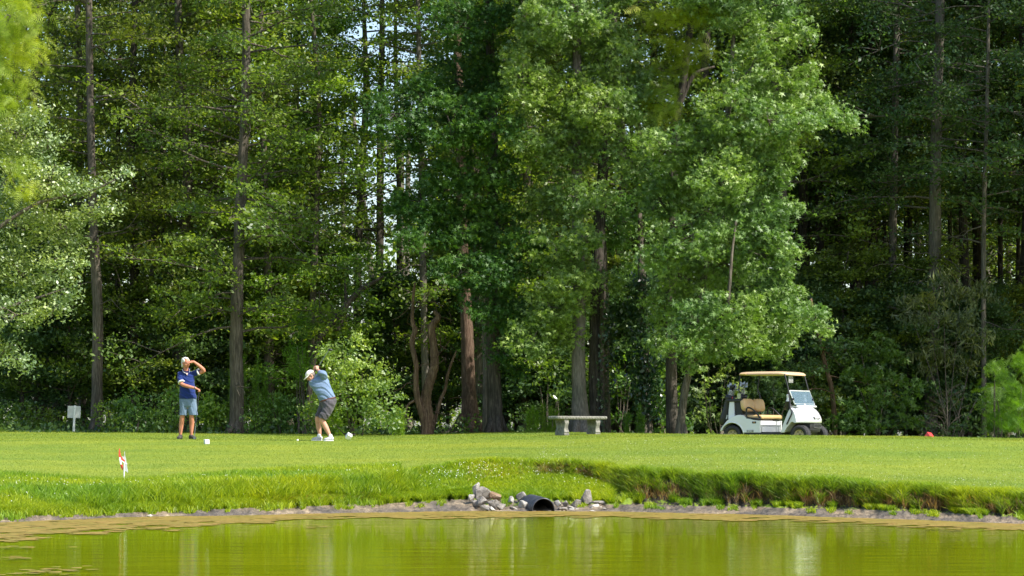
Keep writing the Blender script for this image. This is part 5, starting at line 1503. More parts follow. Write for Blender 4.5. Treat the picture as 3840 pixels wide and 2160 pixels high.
def golf_bag(bot, top, r, label, red, seed, nclub, grp):
    rng = random.Random(seed)
    root = empty('golf_bag', CM @ Vector(bot), CART_YAW); tag(root, label, 'golf bag', 'golf bags strapped behind the cart seat')
    d = Vector(top) - Vector(bot)
    q = d.to_track_quat('Z', 'Y').to_matrix()
    L = d.length
    bm = bmesh.new(); MM = q.to_4x4()
    add_lathe(bm, [(r * .8, 0), (r * 1.0, .02), (r * 1.02, .2), (r * .92, L * .55), (r * .9, L * .85), (r * 1.02, L * .9), (r * 1.03, L), (r * .9, L), (r * .85, L - .05)], 24, MM)
    bm_obj('bag_body', bm, M['black'], root, True)
    bm = bmesh.new(); add_box(bm, MM @ Vector((0, -r * .9, L * .3)), (r * 1.3, .07, L * .4), q, .02); 
    pk = bm_obj('pocket', bm, M['black'], root, True)
    if red:
        bm = bmesh.new(); add_box(bm, MM @ Vector((.02, -r * .9 - .04, L * .44)), (r * 1.0, .012, L * .16), q @ Matrix.Rotation(R(14), 3, 'Y'), .004); bm_obj('red_patch', bm, M['red_bright'], pk)
        bm = bmesh.new(); add_tube(bm, [MM @ Vector((-r * .6, -r * .9, L * .6)), MM @ Vector((-r * 1.1, -r * 1.1, L * .8)), MM @ Vector((-r * .7, -r * .8, L * .98))], .008, 6); bm_obj('strap', bm, M['red'], root)
        bm = bmesh.new(); add_box(bm, MM @ Vector((-r * .8, -r * .75, L * .3)), (.03, .03, L * .14), q, .008); bm_obj('silver_trim', bm, M['sign_grey'], root)
    bm = bmesh.new()
    for k in range(3):
        a = MM @ Vector((-r * .2 + .02 * k, -r * 1.02, L * (.62 + .09 * k))); add_tube(bm, [a, a + Vector((.05, -.01, .03)), a + Vector((.09, 0, .02))], .004, 5)
    bm_obj('white_piping', bm, M['sign_grey'], root)
    for k in range(nclub):
        c = Vector((rng.uniform(-.6, .6) * r, rng.uniform(-.6, .6) * r, L - .15)); ln = rng.uniform(.26, .40)
        lean = Vector((rng.uniform(-.28, .22), rng.uniform(-.2, .2), 1)).normalized()
        tip = c + lean * ln
        cr = empty('golf_club', CM @ (Vector(bot) + q @ c), CART_YAW)
        tag(cr, 'steel club standing in the ' + ('near black and red golf bag' if red else 'far black golf bag behind the seat'), 'golf club', grp)
        t2 = q @ (tip - c)
        bm = bmesh.new(); add_tube(bm, [(0, 0, 0), t2], .006, 6); bm_obj('shaft', bm, M['steel'], cr)
        bm = bmesh.new()
        dr = Vector((rng.choice([-1, 1]) * rng.uniform(.5, 1), rng.uniform(-.4, .4), .25)).normalized()
        if red and k == 0 or (red and k == 1):
            add_ball(bm, t2 + Vector((.03, 0, .03)), (.065, .05, .05), 16, 10); add_tube(bm, [t2 * .45, t2 * .8, t2], [.024, .03, .035], 12)
            bm_obj('head_cover', bm, M['black'], cr, True)
            bm = bmesh.new()
            for z in (.5, .6, .7, .8): add_tube(bm, [t2 * z, t2 * (z + .045)], .034, 12)
            bm_obj('white_stripes', bm, M['white'], cr)
        else:
            p0 = t2; p1 = t2 + dr * .07; up = Vector((0, 0, .035))
            add_loft(bm, [[p0 + Vector((0, -.008, -.012)), p0 + Vector((0, .008, -.012)), p0 + Vector((0, .004, .014)), p0 + Vector((0, -.004, .014))],
                          [p1 + Vector((0, -.010, -.02)), p1 + Vector((0, .010, -.02)), p1 + Vector((0, .004, .036)), p1 + Vector((0, -.004, .036))]])
            bm_obj('head', bm, M['steel'], cr)
golf_bag((-.36, -.28, .46), (-.17, -.28, 1.14), .115, 'black golf bag with a bright red patch on the near side of the cart', True, 3, 10, 'clubs in the near golf bag')
golf_bag((-.24, .16, .46), (-.09, .16, 1.17), .11, 'plain black golf bag on the far side behind the seat', False, 6, 8, 'clubs in the far golf bag')

# ------------------------------------------------------------------ people
M['skin'] = plain('tanned_skin', (.48, .2, .12), .5, .12, 14, spec=.35)
M['skin2'] = plain('pale_skin', (.56, .29, .2), .5, .12, 14, spec=.35)
def rings_body(bm, rings, n=24, pw=1.0):
    """rings: (centre, side vector, front vector)"""
    secs = []
    for c, s, f in rings:
        c, s, f = Vector(c), Vector(s), Vector(f); ring = []
        for k in range(n):
            a = 2 * PI * k / n; ca, sa = math.cos(a), math.sin(a)
            e = .8
            ring.append(c + s * (abs(ca) ** e * (1 if ca > 0 else -1)) + f * (abs(sa) ** e * (1 if sa > 0 else -1)))
        secs.append(ring)
    add_loft(bm, secs)
def tubes(bm, pts, rads, n=14):
    sp = smooth_path([tuple(p) + (r,) for p, r in zip(pts, rads)], 4)
    add_tube(bm, [p[:3] for p in sp], [max(.003, p[3]) for p in sp], n)
    add_ball(bm, pts[0], rads[0] * .98, 12, 8); add_ball(bm, pts[-1], rads[-1] * .98, 12, 8)
def make_hand(bm, w, d, n, curl, side=1, sc=1.0, thumb=(.55, .85, .1), spread=.012, fcurl=None):
    """w wrist, d finger direction, n the way the palm faces"""
    d = Vector(d).normalized(); n = (Vector(n) - d * Vector(n).dot(d)).normalized(); s = d.cross(n).normalized() * side; w = Vector(w)
    rings_body(bm, [(w - d * .01, s * .028 * sc, n * .020 * sc), (w + d * .02 * sc, s * .034 * sc, n * .018 * sc), (w + d * .06 * sc, s * .043 * sc, n * .016 * sc), (w + d * .092 * sc, s * .041 * sc, n * .013 * sc)], 14)
    for k, L in enumerate((.068, .078, .073, .056)):
        off = (k - 1.5) * .0215 * sc
        p = w + d * .088 * sc + s * (-off)
        dd = (d + s * (-off) * spread * 60).normalized(); pts = [p - d * .015]; a = 0
        cu = curl if fcurl is None else fcurl[k]
        pts.append(p); 
        for j, fr in enumerate((.42, .33, .25)):
            a += cu * (1.0 if j < 2 else .7)
            pts.append(pts[-1] + (dd * math.cos(a) + n * math.sin(a)) * L * fr * sc)
        add_tube(bm, pts, [.0105 * sc, .0100 * sc, .0095 * sc, .0088 * sc, .0075 * sc], 10); add_ball(bm, pts[-1], .0078 * sc, 10, 6)
    p = w + d * .022 * sc + s * .028 * sc
    t1 = (d * thumb[0] + s * thumb[1] + n * thumb[2]).normalized(); t2 = (d * (thumb[0] + .6) + s * (thumb[1] * .35) + n * (thumb[2] + .25)).normalized()
    pts = [p - t1 * .012, p, p + t1 * .036 * sc, p + t1 * .036 * sc + t2 * .034 * sc, p + t1 * .036 * sc + t2 * .058 * sc]
    add_tube(bm, pts, [.014 * sc, .0145 * sc, .012 * sc, .0105 * sc, .008 * sc], 10); add_ball(bm, pts[-1], .0082 * sc, 10, 6)
def head_frame(f, up):
    f = Vector(f).normalized(); up = Vector(up); up = (up - f * up.dot(f)).normalized(); r = f.cross(up)      # person's right... image helper
    return Matrix((r, f, up)).transposed()       # columns: side, forward, up
def make_head(bm, c, Fm):
    T = lambda v: c + Fm @ Vector(v)
    add_ball(bm, T((0, -.012, .028)), (.076, .094, .090), 28, 18, Fm)
    add_ball(bm, T((0, .012, -.020)), (.066, .076, .085), 24, 16, Fm)
    add_ball(bm, T((0, .040, -.070)), (.043, .044, .036), 18, 12, Fm)          # jaw and chin
    add_ball(bm, T((0, .068, -.098)), (.022, .020, .018), 14, 10, Fm)
    for s in (-1, 1):
        add_ball(bm, T((s * .036, .050, -.034)), (.030, .026, .034), 14, 10, Fm)   # cheeks
        add_ball(bm, T((s * .080, -.008, -.010)), (.009, .020, .032), 12, 10, Fm)  # ears
        add_ball(bm, T((s * .030, .084, .026)), (.024, .012, .010), 12, 8, Fm)     # brows
    sp = [T((0, .086, .022)), T((0, .098, -.005)), T((0, .108, -.026)), T((0, .096, -.040))]
    add_tube(bm, sp, [.009, .010, .0135, .009], 10); add_ball(bm, sp[2], .0135, 10, 8)
    for s in (-1, 1): add_ball(bm, T((s * .014, .096, -.032)), (.010, .010, .009), 10, 8, Fm)
    add_ball(bm, T((0, .088, -.062)), (.024, .010, .006), 12, 8, Fm); add_ball(bm, T((0, .086, -.074)), (.020, .010, .007), 12, 8, Fm)
def face_bits(parent, c, Fm, browcol):
    T = lambda v: c + Fm @ Vector(v)
    for s in (-1, 1):
        bm = bmesh.new(); add_ball(bm, T((s * .031, .0845, .004)), (.0125, .006, .0065), 12, 8, Fm)
        e = bm_obj('eye', bm, M['eye_white'], parent, True)
        bm = bmesh.new(); add_ball(bm, T((s * .031, .0895, .004)), (.0055, .0025, .0055), 10, 8, Fm); bm_obj('iris', bm, M['eye_dark'], e, True)
        bm = bmesh.new(); add_tube(bm, [T((s * .016, .096, .024)), T((s * .032, .095, .030)), T((s * .048, .083, .024))], [.003, .004, .002], 6); bm_obj('eyebrow', bm, browcol, parent)
    bm = bmesh.new(); add_tube(bm, [T((-.024, .086, -.066)), T((0, .0985, -.068)), T((.024, .086, -.066))], [.002, .004, .002], 6); bm_obj('lips', bm, M['lips'], parent)
M['eye_white'] = plain('eye_white', (.7, .68, .65), .3, .03, 5); M['eye_dark'] = plain('iris_dark', (.05, .035, .025), .3, .1, 5); M['lips'] = plain('lip_skin', (.38, .13, .10), .5, .1, 10)
M['hair_white'] = plain('white_hair', (.60, .58, .54), .75, .25, 60, bmp=.6); M['hair_grey'] = plain('grey_hair', (.2, .17, .15), .7, .2, 60, bmp=.6)
def fabric(name, col, stripes=None, var=.15):
    m, nt, bs, out = new_mat(name)
    f = noise(nt, 9, 6, rough=.6)
    c = ramp(nt, f, [(.3, tuple(x * (1 - var) for x in col)), (.7, tuple(min(1, x * (1 + var)) for x in col))])
    if stripes:
        tc = N(nt, 'ShaderNodeTexCoord'); mp = N(nt, 'ShaderNodeMapping'); mp.inputs['Rotation'].default_value = stripes[1]
        wv = N(nt, 'ShaderNodeTexWave'); wv.bands_direction = 'Z'; wv.inputs['Scale'].default_value = stripes[2]; wv.inputs['Distortion'].default_value = 1.2; wv.inputs['Detail Scale'].default_value = 1.5
        nt.links.new(tc.outputs['Object'], mp.inputs['Vector']); nt.links.new(mp.outputs['Vector'], wv.inputs['Vector'])
        mx = N(nt, 'ShaderNodeMixRGB'); mx.inputs['Color2'].default_value = (*stripes[0], 1)
        sc = N(nt, 'ShaderNodeMath'); sc.operation = 'MULTIPLY'; sc.inputs[1].default_value = stripes[3]
        nt.links.new(wv.outputs['Fac'], sc.inputs[0]); nt.links.new(sc.outputs[0], mx.inputs['Fac']); nt.links.new(c, mx.inputs['Color1']); c = mx.outputs['Color']
    nt.links.new(c, bs.inputs['Base Color']); bs.inputs['Roughness'].default_value = .85; bs.inputs['Specular IOR Level'].default_value = .2; bs.inputs['Sheen Weight'].default_value = .15
    bump(nt, noise(nt, 22, 3, stretch=(1, 1, 2.2)), .5, .012, bs)
    return m
def folds(amp, ax, fq, seed=0):
    """cloth folds as displacement along the normal"""
    ax = np.array(ax, float)
    def f(co):
        t = co @ ax
        u = co @ np.array([1.0, .3, 0]); v = co @ np.array([0, 1.0, .2])
        return amp * (np.sin(t * fq + 3 * np.sin(u * 9 + seed) + 2 * np.sin(v * 11)) + .5 * np.sin(t * fq * 1.9 + 4 * np.sin(u * 13 + seed)))
    return f
def shoe(bm, heel, toe, w=.045, h=.07):
    heel, toe = Vector(heel), Vector(toe); d = (toe - heel); L = d.length; d.normalize(); s = d.cross(Vector((0, 0, 1))).normalized(); up = Vector((0, 0, 1))
    rings_body(bm, [(heel + up * h * .5 - d * .012, s * w * .55, up * h * .42), (heel + up * h * .58 + d * L * .1, s * w * .85, up * h * .56), (heel + up * h * .60 + d * L * .3, s * w * .88, up * h * .58), (heel + up * h * .48 + d * L * .55, s * w * .98, up * h * .46), (heel + up * h * .38 + d * L * .8, s * w * 1.05, up * h * .36), (heel + up * h * .3 + d * L * .97, s * w * .75, up * h * .26)], 18)
def sole(bm, heel, toe, w=.047):
    heel, toe = Vector(heel), Vector(toe); d = (toe - heel); L = d.length; d.normalize(); s = d.cross(Vector((0, 0, 1))).normalized()
    ring = []
    for k in range(24):
        a = 2 * PI * k / 24; ring.append(heel + d * (L * .5 + math.cos(a) * (L * .5 + .012)) + s * math.sin(a) * w)
    add_loft(bm, [[p + Vector((0, 0, .0)) for p in ring], [p + Vector((0, 0, .018)) for p in ring]])

def golfer_one():
    b = on_lawn(700, 1647); s = b.y / F; p0, y0 = 700.0, 1647.0
    def q(px, py, dy=0.0): return Vector(((px - p0) * s, dy, (y0 - py) * s))
    root = empty('person', b); tag(root, 'standing person in a navy shirt shading his eyes with one hand, grey blue shorts', 'person')
    up = Vector((0, 0, 1)); X = Vector((1, 0, 0)); Y = Vector((0, 1, 0))
    Fm = head_frame((.66, -.74, -.08), (-.03, 0, 1)); hc = q(697.5, 1361, -.02)
    bm = bmesh.new()
    make_head(bm, hc, Fm)
    tubes(bm, [q(695, 1405, .02), q(696, 1392, .01), q(697, 1376, .0)], [.068, .060, .056])
    hw = s
    rings_body(bm, [(q(699, 1395, .02), X * 14 * s, Y * .06), (q(699, 1404, .02), X * 23 * s, Y * .085), (q(701, 1425, .0), X * 22 * s, Y * .10), (q(702, 1460, -.01), X * 23 * s, Y * .115), (q(704, 1495, 0), X * 26 * s, Y * .11), (q(704, 1520, 0), X * 27 * s, Y * .11), (q(704, 1532, 0), X * 18 * s, Y * .09)], 22)
    # arm whose hand rests on the club
    w1 = q(739, 1457, -.24)
    tubes(bm, [q(677, 1404, .0), q(678, 1422, -.07), q(685, 1441, -.14), q(710, 1450, -.20), w1], [.056, .050, .043, .040, .028])
    make_hand(bm, w1, (.86, -.2, -.38), (-.45, .2, -.85), 1.05, side=1, thumb=(.9, .5, .5))
    # arm that shades the eyes
    w2 = q(729, 1357, -.17)
    tubes(bm, [q(724, 1403, .01), q(742, 1398, -.03), q(766, 1391, -.07), q(750, 1373, -.12), w2], [.054, .048, .042, .038, .027])
    make_hand(bm, w2, (-1, -.05, -.10), (.0, .55, -.8), .12, side=-1, thumb=(.5, .8, .3))
    for (hip, kn, cf, an, ty) in ((q(691, 1515), q(684, 1563, -.03), q(680, 1590, .015), q(676, 1629, .02), 0), (q(717, 1515), q(719, 1563, -.03), q(719, 1590, .015), q(717, 1629, .02), 1)):
        tubes(bm, [hip, (hip + kn) / 2, kn, cf, (cf + an) / 2, an, an - up * .05], [.088, .072, .054, .055, .045, .034, .036])
    body = remesh(bm, 'body', M['skin'], root, .0052, 3)
    face_bits(root, hc, Fm, M['hair_white'])
    # hair
    T = lambda v: hc + Fm @ Vector(v)
    bm = bmesh.new()
    add_ball(bm, T((0, -.034, .050)), (.083, .090, .078), 26, 18, Fm); add_ball(bm, T((0, -.060, -.010)), (.080, .056, .085), 24, 16, Fm); add_ball(bm, T((0, .025, .100)), (.055, .040, .024), 20, 12, Fm)
    for sd_ in (-1, 1):
        add_ball(bm, T((sd_ * .072, -.038, -.030)), (.022, .034, .050), 16, 12, Fm); add_ball(bm, T((sd_ * .066, .018, .045)), (.020, .026, .040), 14, 10, Fm); add_ball(bm, T((sd_ * .040, -.075, -.070)), (.035, .030, .040), 14, 10, Fm)
    remesh(bm, 'hair', M['hair_white'], root, .006, 2, disp=folds(.0018, (1, .5, .3), 60, 2))
    # shirt
    bm = bmesh.new()
    rings_body(bm, [(q(699, 1391, .02), X * 13 * s, Y * .068), (q(698.5, 1396, .02), X * 22 * s, Y * .092), (q(698.5, 1403, .015), X * 29.5 * s, Y * .112), (q(701, 1420, -.0), X * 28 * s, Y * .122), (q(702, 1445, -.01), X * 28 * s, Y * .138), (q(703, 1470, -.012), X * 29.5 * s, Y * .15), (q(705, 1490, -.005), X * 33 * s, Y * .152), (q(705.5, 1496, 0), X * 33.5 * s, Y * .152)], 26)
    tubes(bm, [q(676, 1403, .005), q(677, 1415, -.045), q(681.5, 1430, -.10)], [.068, .070, .072]); tubes(bm, [q(722, 1403, .01), q(732, 1400, -.015), q(743, 1396.5, -.035)], [.066, .066, .070])
    shirt = remesh(bm, 'shirt', fabric('navy_jersey', (.011, .028, .14)), root, .006, 3, disp=folds(.0035, (.25, .1, 1), 55, 1))
    def band(c, d, r, mat, parent, name, w=.016, n=26):
        d = Vector(d).normalized(); u = d.orthogonal().normalized(); v = d.cross(u)
        bm = bmesh.new(); add_loft(bm, [[c + d * h + (u * math.cos(2 * PI * k / n) + v * math.sin(2 * PI * k / n)) * (r + e) for k in range(n)] for h, e in ((-w, -.004), (-w * .9, .004), (w * .9, .006), (w, -.006))])
        return bm_obj(name, bm, mat, parent, True)
    band(q(682.5, 1434, -.118), q(681.5, 1430, -.10) - q(677, 1415, -.045), .073, M['white'], shirt, 'cuff')
    band(q(745.5, 1395.5, -.042), q(743, 1396.5, -.035) - q(732, 1400, -.015), .069, M['white'], shirt, 'cuff')
    # open collar
    bm = bmesh.new()
    L1 = [q(684, 1386, -.03), q(690, 1396, -.095), q(698, 1401, -.115)]; L2 = [q(711, 1388, -.03), q(712, 1396, -.095), q(707, 1402, -.115)]
    for L in (L1, L2): add_tube(bm, L, [.010, .010, .006], 8)
    add_tube(bm, [q(684, 1386, -.03), q(688, 1383, .06), q(699, 1382, .09), q(708, 1383, .06), q(711, 1388, -.03)], .010, 8)
    bm_obj('collar', bm, fabric('collar_jersey', (.05, .06, .28)), shirt, True)
    bm = bmesh.new()
    add_tube(bm, [L1[0] + Vector((-.002, -.012, .008)), L1[1] + Vector((-.002, -.012, .006)), L1[2] + Vector((0, -.012, .006))], .0055, 6); add_tube(bm, [L2[0] + Vector((.004, -.01, .006)), L2[1] + Vector((.004, -.012, .004))], .0055, 6)
    bm_obj('collar_piping', bm, M['white'], shirt, True)
    bm = bmesh.new(); a = [bm.verts.new(v) for v in (q(698.5, 1399, -.118), q(707.5, 1399, -.116), q(704.5, 1408, -.130))]; f = bm.faces.new(a); r = bmesh.ops.extrude_face_region(bm, geom=[f])
    for v in r['geom']:
        if isinstance(v, bmesh.types.BMVert): v.co.y += .045
    bmesh.ops.recalc_face_normals(bm, faces=bm.faces); bm_obj('open_neck', bm, plain('chest_skin', (.72, .5, .42), .6, .05), shirt)
    # shorts
    bm = bmesh.new()
    rings_body(bm, [(q(705, 1488, 0), X * 31 * s, Y * .138), (q(705, 1505, 0), X * 32 * s, Y * .14), (q(706, 1522, 0), X * 32 * s, Y * .132), (q(707, 1530, 0), X * 26 * s, Y * .10)], 24)
    rings_body(bm, [(q(693, 1510, 0), X * 17 * s, Y * .12), (q(690, 1535, -.01), X * 16 * s, Y * .105), (q(688, 1557.5, -.015), X * 14.5 * s, Y * .095)], 20)
    rings_body(bm, [(q(719, 1510, 0), X * 18 * s, Y * .12), (q(722, 1535, -.01), X * 18 * s, Y * .105), (q(725, 1557, -.015), X * 17.5 * s, Y * .095)], 20)
    remesh(bm, 'shorts', fabric('blue_grey_cotton', (.13, .19, .27)), root, .006, 3, disp=folds(.0028, (1, .2, .25), 60, 3))
    # watch
    band(w1 - Vector((.8, -.2, -.3)).normalized() * .02, (.86, -.25, -.3), .031, M['steel'], root, 'watch', .010)
    for (hl, to) in ((q(679, 1646, .05), q(672, 1646.5, -.17)), (q(711, 1646, .05), q(735, 1647, -.10))):
        bm = bmesh.new(); shoe(bm, hl, to, .050, .085); sh = remesh(bm, 'shoe', plain('dark_shoe', (.05, .045, .04), .7, .3, 30), root, .006, 2)
        bm = bmesh.new(); sole(bm, hl - Vector((0, 0, .006)), to - Vector((0, 0, .006)), .052); bm_obj('sole', bm, M['black'], sh)
        d = (to - hl).normalized(); sdv = d.cross(up)
        bm = bmesh.new()
        for k in range(3):
            c = hl + (to - hl) * (.36 + .11 * k) + up * (.088 - .012 * k); add_tube(bm, [c - sdv * .028 - up * .006, c + up * .004, c + sdv * .028 - up * .006], .0045, 6)
        bm_obj('laces', bm, M['sign_grey'], sh)
    # the club he leans on
    hd = q(751, 1468, -.235); ft = q(733.5, 1645.5, -.26)
    cr = empty('golf_club', b + ft); tag(cr, 'golf club upright on the grass under the hand of the standing person', 'golf club')
    bm = bmesh.new(); add_tube(bm, [hd - ft + (hd - ft).normalized() * .02, (hd - ft) * .76], [.0125, .009], 10); bm_obj('grip', bm, M['black'], cr)
    bm = bmesh.new(); add_tube(bm, [(hd - ft) * .78, (hd - ft) * .26], [.0065, .0055], 8); bm_obj('shaft', bm, plain('dark_shaft', (.04, .05, .07), .3, .1, 8), cr)
    bm = bmesh.new(); add_tube(bm, [(hd - ft) * .27, (hd - ft) * .03], [.008, .0075], 8); bm_obj('lower_shaft', bm, M['steel'], cr)
    bm = bmesh.new(); add_loft(bm, [[Vector((-.02, -.01, .0)), Vector((-.02, .012, .0)), Vector((-.02, .006, .03)), Vector((-.02, -.004, .03))], [Vector((.03, -.06, .0)), Vector((.035, -.035, .0)), Vector((.03, -.045, .045)), Vector((.025, -.055, .045))]]); bm_obj('club_head', bm, M['steel'], cr)
golfer_one()

def golfer_two():
    b = on_lawn(1215, 1654); s = b.y / F; p0, y0 = 1215.0, 1654.5
    def q(px, py, dy=0.0): return Vector(((px - p0) * s, dy, (y0 - py) * s))
    root = empty('person', b); tag(root, 'bending person in light blue shirt and pale cap at the top of a golf backswing', 'person')
    up = Vector((0, 0, 1)); Y = Vector((0, 1, 0))
    def sv(dx, dy_): return Vector((dx * s, 0, -dy_ * s))
    Fm = head_frame((-.74, -.22, -.60), (-.55, .05, .80)); hc = q(1165.5, 1410, -.01)
    bm = bmesh.new(); make_head(bm, hc, Fm)
    tubes(bm, [q(1190, 1420, 0), q(1182, 1413.5, 0), q(1172, 1409, 0)], [.066, .058, .056])
    rings_body(bm, [(q(1186, 1413, 0), sv(10, -10), Y * .05), (q(1192, 1424, 0), sv(28, -9), Y * .10), (q(1200, 1440, 0), sv(30, -9), Y * .12), (q(1212, 1464, 0), sv(26, -8), Y * .12), (q(1228, 1494, 0), sv(24, -8), Y * .11), (q(1234, 1510, 0), sv(20, -4), Y * .11), (q(1231, 1524, 0), sv(13, 0), Y * .09)], 22)
    # hands at the top of the swing
    ha = q(1186, 1380, .02)
    w1 = q(1192, 1389, -.02); w2 = q(1178, 1391, .06)
    tubes(bm, [q(1216, 1414, -.10), q(1214, 1403, -.16), q(1206, 1399, -.18), q(1199, 1394, -.09), w1], [.058, .055, .048, .040, .029])
    tubes(bm, [q(1168, 1438, .08), q(1165, 1420, .17), q(1168, 1405, .17), w2], [.054, .044, .040, .028])
    make_hand(bm, w1, (-.22, .10, 1), (-.6, .8, 0), 1.0, side=1, sc=.95, thumb=(.9, .35, .5))
    make_hand(bm, w2, (.25, -.05, 1), (.5, -.8, 0), 1.0, side=1, sc=.95, thumb=(.9, .35, .5))
    tubes(bm, [q(1240, 1512, -.08), q(1228, 1542, -.09), q(1208, 1572, -.10), q(1213, 1585, -.09), q(1224, 1606, -.08), q(1233, 1624, -.08), q(1237, 1634, -.08), q(1237, 1643, -.08)], [.085, .075, .060, .060, .058, .042, .036, .038])
    tubes(bm, [q(1218, 1512, .09), q(1205, 1540, .09), q(1190, 1567, .08), q(1191, 1585, .09), q(1194, 1604, .10), q(1197, 1622, .10), q(1198, 1634, .10), q(1198, 1642, .10)], [.08, .07, .055, .054, .054, .042, .034, .036])
    remesh(bm, 'body', M['skin2'], root, .0052, 3)
    face_bits(root, hc, Fm, M['hair_grey'])
    T = lambda v: hc + Fm @ Vector(v)
    bm = bmesh.new(); add_ball(bm, T((0, -.040, .005)), (.082, .066, .075), 22, 16, Fm); add_ball(bm, T((0, -.060, -.035)), (.062, .045, .045), 20, 14, Fm)
    for sd_ in (-1, 1): add_ball(bm, T((sd_ * .073, .012, .010)), (.010, .016, .026), 12, 8, Fm)
    remesh(bm, 'hair', M['hair_grey'], root, .006, 2)
    capm = plain('cream_cap_cloth', (.74, .70, .60), .8, .06, 10)
    bm = bmesh.new(); secs = []
    for k in range(9):
        a = R(-4 + 90 * k / 8); r = math.cos(a); z = math.sin(a)
        secs.append([T((.090 * r * math.cos(t), -.008 + .108 * r * math.sin(t), .040 + .086 * z - .02 * (1 - z) * math.sin(t) * -.2)) for t in [2 * PI * j / 28 for j in range(28)]])
    add_loft(bm, secs); add_ball(bm, T((0, -.008, .127)), (.008, .008, .005), 8, 6, Fm)
    cap = bm_obj('cap', bm, capm, root, True)
    bm = bmesh.new(); g1, g2 = [], []
    for j in range(13):
        t = R(12 + 156 * j / 12); g1.append((.088 * math.cos(t), -.008 + .104 * math.sin(t)))
        g2.append((.082 * math.cos(t) * 1.0, .02 + .160 * math.sin(t) ** .8))
    top = [T((x, y, .044 - .25 * abs(x) ** 1.5)) for x, y in g1] + [T((x, y, .030 - .35 * abs(x) ** 1.5)) for x, y in g2[::-1]]
    bot = [p - Fm @ Vector((0, 0, .006)) for p in top]
    add_loft(bm, [bot, top]); bmesh.ops.triangulate(bm, faces=[f for f in bm.faces if len(f.verts) > 4]); bm_obj('brim', bm, capm, cap)
    # shirt
    bm = bmesh.new()
    rings_body(bm, [(q(1185, 1411.5, 0), sv(10, -13), Y * .062), (q(1188, 1417, 0), sv(25, -12), Y * .095), (q(1192, 1425, -.01), sv(33, -10), Y * .125), (q(1198, 1438, -.01), sv(36, -9), Y * .145), (q(1204, 1450, -.01), sv(34, -9), Y * .15), (q(1212, 1466, -.01), sv(30.5, -8), Y * .15), (q(1221, 1482, -.005), sv(30, -8.5), Y * .148), (q(1229, 1497, 0), sv(30, -8.5), Y * .142)], 26)
    tubes(bm, [q(1212, 1418, -.07), q(1216, 1411, -.12), q(1214, 1403, -.16), q(1207, 1400, -.175), q(1202.5, 1397.5, -.14)], [.085, .082, .074, .062, .056])
    tubes(bm, [q(1170, 1438, .06), q(1166, 1428, .13)], [.07, .062])
    shirt = remesh(bm, 'shirt', fabric('light_blue_striped_jersey', (.10, .18, .32), ((.24, .29, .38), (0, R(-25), 0), 16, .7)), root, .006, 3, disp=folds(.0045, (.45, .2, .9), 52, 5))
    bm = bmesh.new()
    n = 22; d = Vector((-.62, 0, .6)).normalized(); u = d.orthogonal().normalized(); v = d.cross(u); c = q(1184.5, 1411, 0)
    add_loft(bm, [[c + d * h + (u * math.cos(2 * PI * k / n) + v * math.sin(2 * PI * k / n)) * (r_) for k in range(n)] for h, r_ in ((-.022, .082), (.012, .070), (.016, .064), (-.01, .066))])
    bm_obj('collar', bm, fabric('collar_blue', (.24, .32, .46)), shirt, True)
    # belt and shorts
    bm = bmesh.new(); ax = Vector((-.27, 0, .96)).normalized()
    rings_body(bm, [(q(1228.8, 1496, 0), sv(29.5, -8.5), Y * .146), (q(1230.5, 1501.5, 0), sv(29.8, -8.5), Y * .148)], 26); bm_obj('belt', bm, plain('brown_belt', (.09, .03, .025), .5, .15, 9), root, True)
    bm = bmesh.new()
    rings_body(bm, [(q(1229.5, 1499, 0), sv(29, -8.5), Y * .142), (q(1233, 1508, 0), sv(29, -6), Y * .155), (q(1234, 1520, 0), sv(26, -4), Y * .16), (q(1230, 1532, 0), sv(22, -3), Y * .15)], 24)
    tubes(bm, [q(1237, 1514, -.07), q(1229, 1538, -.09), q(1218, 1558, -.10)], [.128, .113, .098])
    rings_body(bm, [(q(1222, 1552, -.10), sv(18.5, 5), Y * .105), (q(1210, 1571, -.10), sv(15.5, 5.5), Y * .092)], 20)
    tubes(bm, [q(1216, 1514, .08), q(1206, 1538, .09)], [.118, .092])
    rings_body(bm, [(q(1208, 1532, .09), sv(15, 4), Y * .095), (q(1191, 1563, .085), sv(11.5, 3), Y * .08)], 20)
    remesh(bm, 'shorts', fabric('charcoal_cotton', (.075, .07, .08), var=.25), root, .006, 3, disp=folds(.004, (.6, .3, .7), 48, 7))
    n = 20
    d = (w1 - q(1199, 1394, -.09)).normalized(); u = d.orthogonal(); v = d.cross(u); c = w1 - d * .02
    bm = bmesh.new(); add_loft(bm, [[c + d * h + (u.normalized() * math.cos(2 * PI * k / n) + v.normalized() * math.sin(2 * PI * k / n)) * r_ for k in range(n)] for h, r_ in ((-.008, .034), (0, .037), (.008, .034))]); bm_obj('watch', bm, M['black'], root, True)
    shm = plain('grey_trainer', (.42, .43, .45), .6, .2, 30, dirt=(.14, .15, .19))
    for (hl, to, dy) in ((q(1250, 1653, -.08), q(1215, 1653.5, -.13), 0), (q(1206, 1651.5, .10), q(1168, 1652, .05), 0)):
        bm = bmesh.new(); shoe(bm, hl, to, .050, .08); sh = remesh(bm, 'shoe', shm, root, .006, 2)
        bm = bmesh.new(); sole(bm, hl - Vector((0, 0, .006)), to - Vector((0, 0, .006)), .052); bm_obj('sole', bm, M['white'], sh)
        bm = bmesh.new(); an = hl + (to - hl) * .27; tubes(bm, [an + up * .05, an + up * .085, an + up * .105], [.040, .043, .041], 16); bm_obj('sock', bm, M['white'], sh, True)
    a = q(1184.5, 1388, .03); e = q(1226, 1311, .62)
    cr = empty('golf_club', b + a); tag(cr, 'golf club held up behind the head of the bending person', 'golf club')
    d = e - a
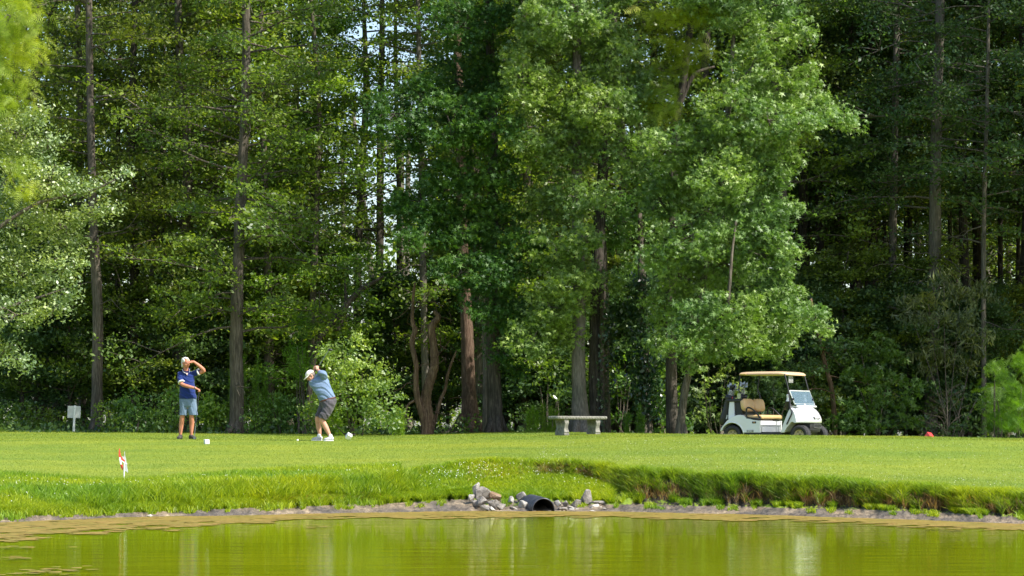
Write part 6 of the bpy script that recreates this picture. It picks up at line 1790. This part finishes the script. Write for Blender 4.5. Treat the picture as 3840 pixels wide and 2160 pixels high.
    bm = bmesh.new(); add_tube(bm, [-d.normalized() * .03, d * .26], [.013, .009], 10); bm_obj('grip', bm, M['black'], cr)
    bm = bmesh.new(); add_tube(bm, [d * .25, d], [.006, .005], 8); bm_obj('shaft', bm, M['steel'], cr)
    bm = bmesh.new(); add_ball(bm, d + Vector((.03, .02, .01)), (.055, .05, .03), 16, 10); bm_obj('club_head', bm, M['black'], cr, True)
golfer_two()
# ------------------------------------------------------------------ sky, sun, camera
w = bpy.data.worlds.new('World'); SC.world = w; w.use_nodes = True
nt = w.node_tree
bg = nt.nodes['Background']
sky = nt.nodes.new('ShaderNodeTexSky'); sky.sky_type = 'NISHITA'; sky.sun_disc = False
EL, AZ = R(48), R(29)           # azimuth: from +X towards the camera
sd = Vector((math.cos(EL) * math.cos(AZ), -math.cos(EL) * math.sin(AZ), math.sin(EL)))
sky.sun_elevation = EL; sky.sun_rotation = math.atan2(sd.x, sd.y)
sky.air_density = 1.0; sky.dust_density = 1.5; sky.ozone_density = 1.0
nt.links.new(sky.outputs['Color'], bg.inputs['Color']); bg.inputs['Strength'].default_value = .15
sl = bpy.data.lights.new('sun', 'SUN'); sl.energy = 4.6; sl.angle = R(.5); sl.color = (1, .95, .87)
so = bpy.data.objects.new('sun', sl); link(so); so.rotation_euler = sd.to_track_quat('Z', 'Y').to_euler(); so.location = (30, 20, 40)
cam = bpy.data.cameras.new('camera'); co = bpy.data.objects.new('camera', cam); link(co)
co.location = (0, 0, H); co.rotation_euler = (R(90), 0, 0)
cam.sensor_width = 36; cam.lens = 36 * F / 3840; cam.shift_y = (HY - 1080) / 3840; cam.clip_end = 2000; cam.clip_start = .5
SC.camera = co
vs = SC.view_settings; vs.view_transform = 'Standard'; vs.look = 'None'; vs.exposure = 0.85; vs.gamma = 1
SC.cycles.max_bounces = 8; SC.cycles.diffuse_bounces = 6; SC.cycles.glossy_bounces = 3; SC.cycles.transmission_bounces = 4; SC.cycles.transparent_max_bounces = 6
SC.cycles.caustics_reflective = False; SC.cycles.caustics_refractive = False
SC.cycles.use_denoising = True
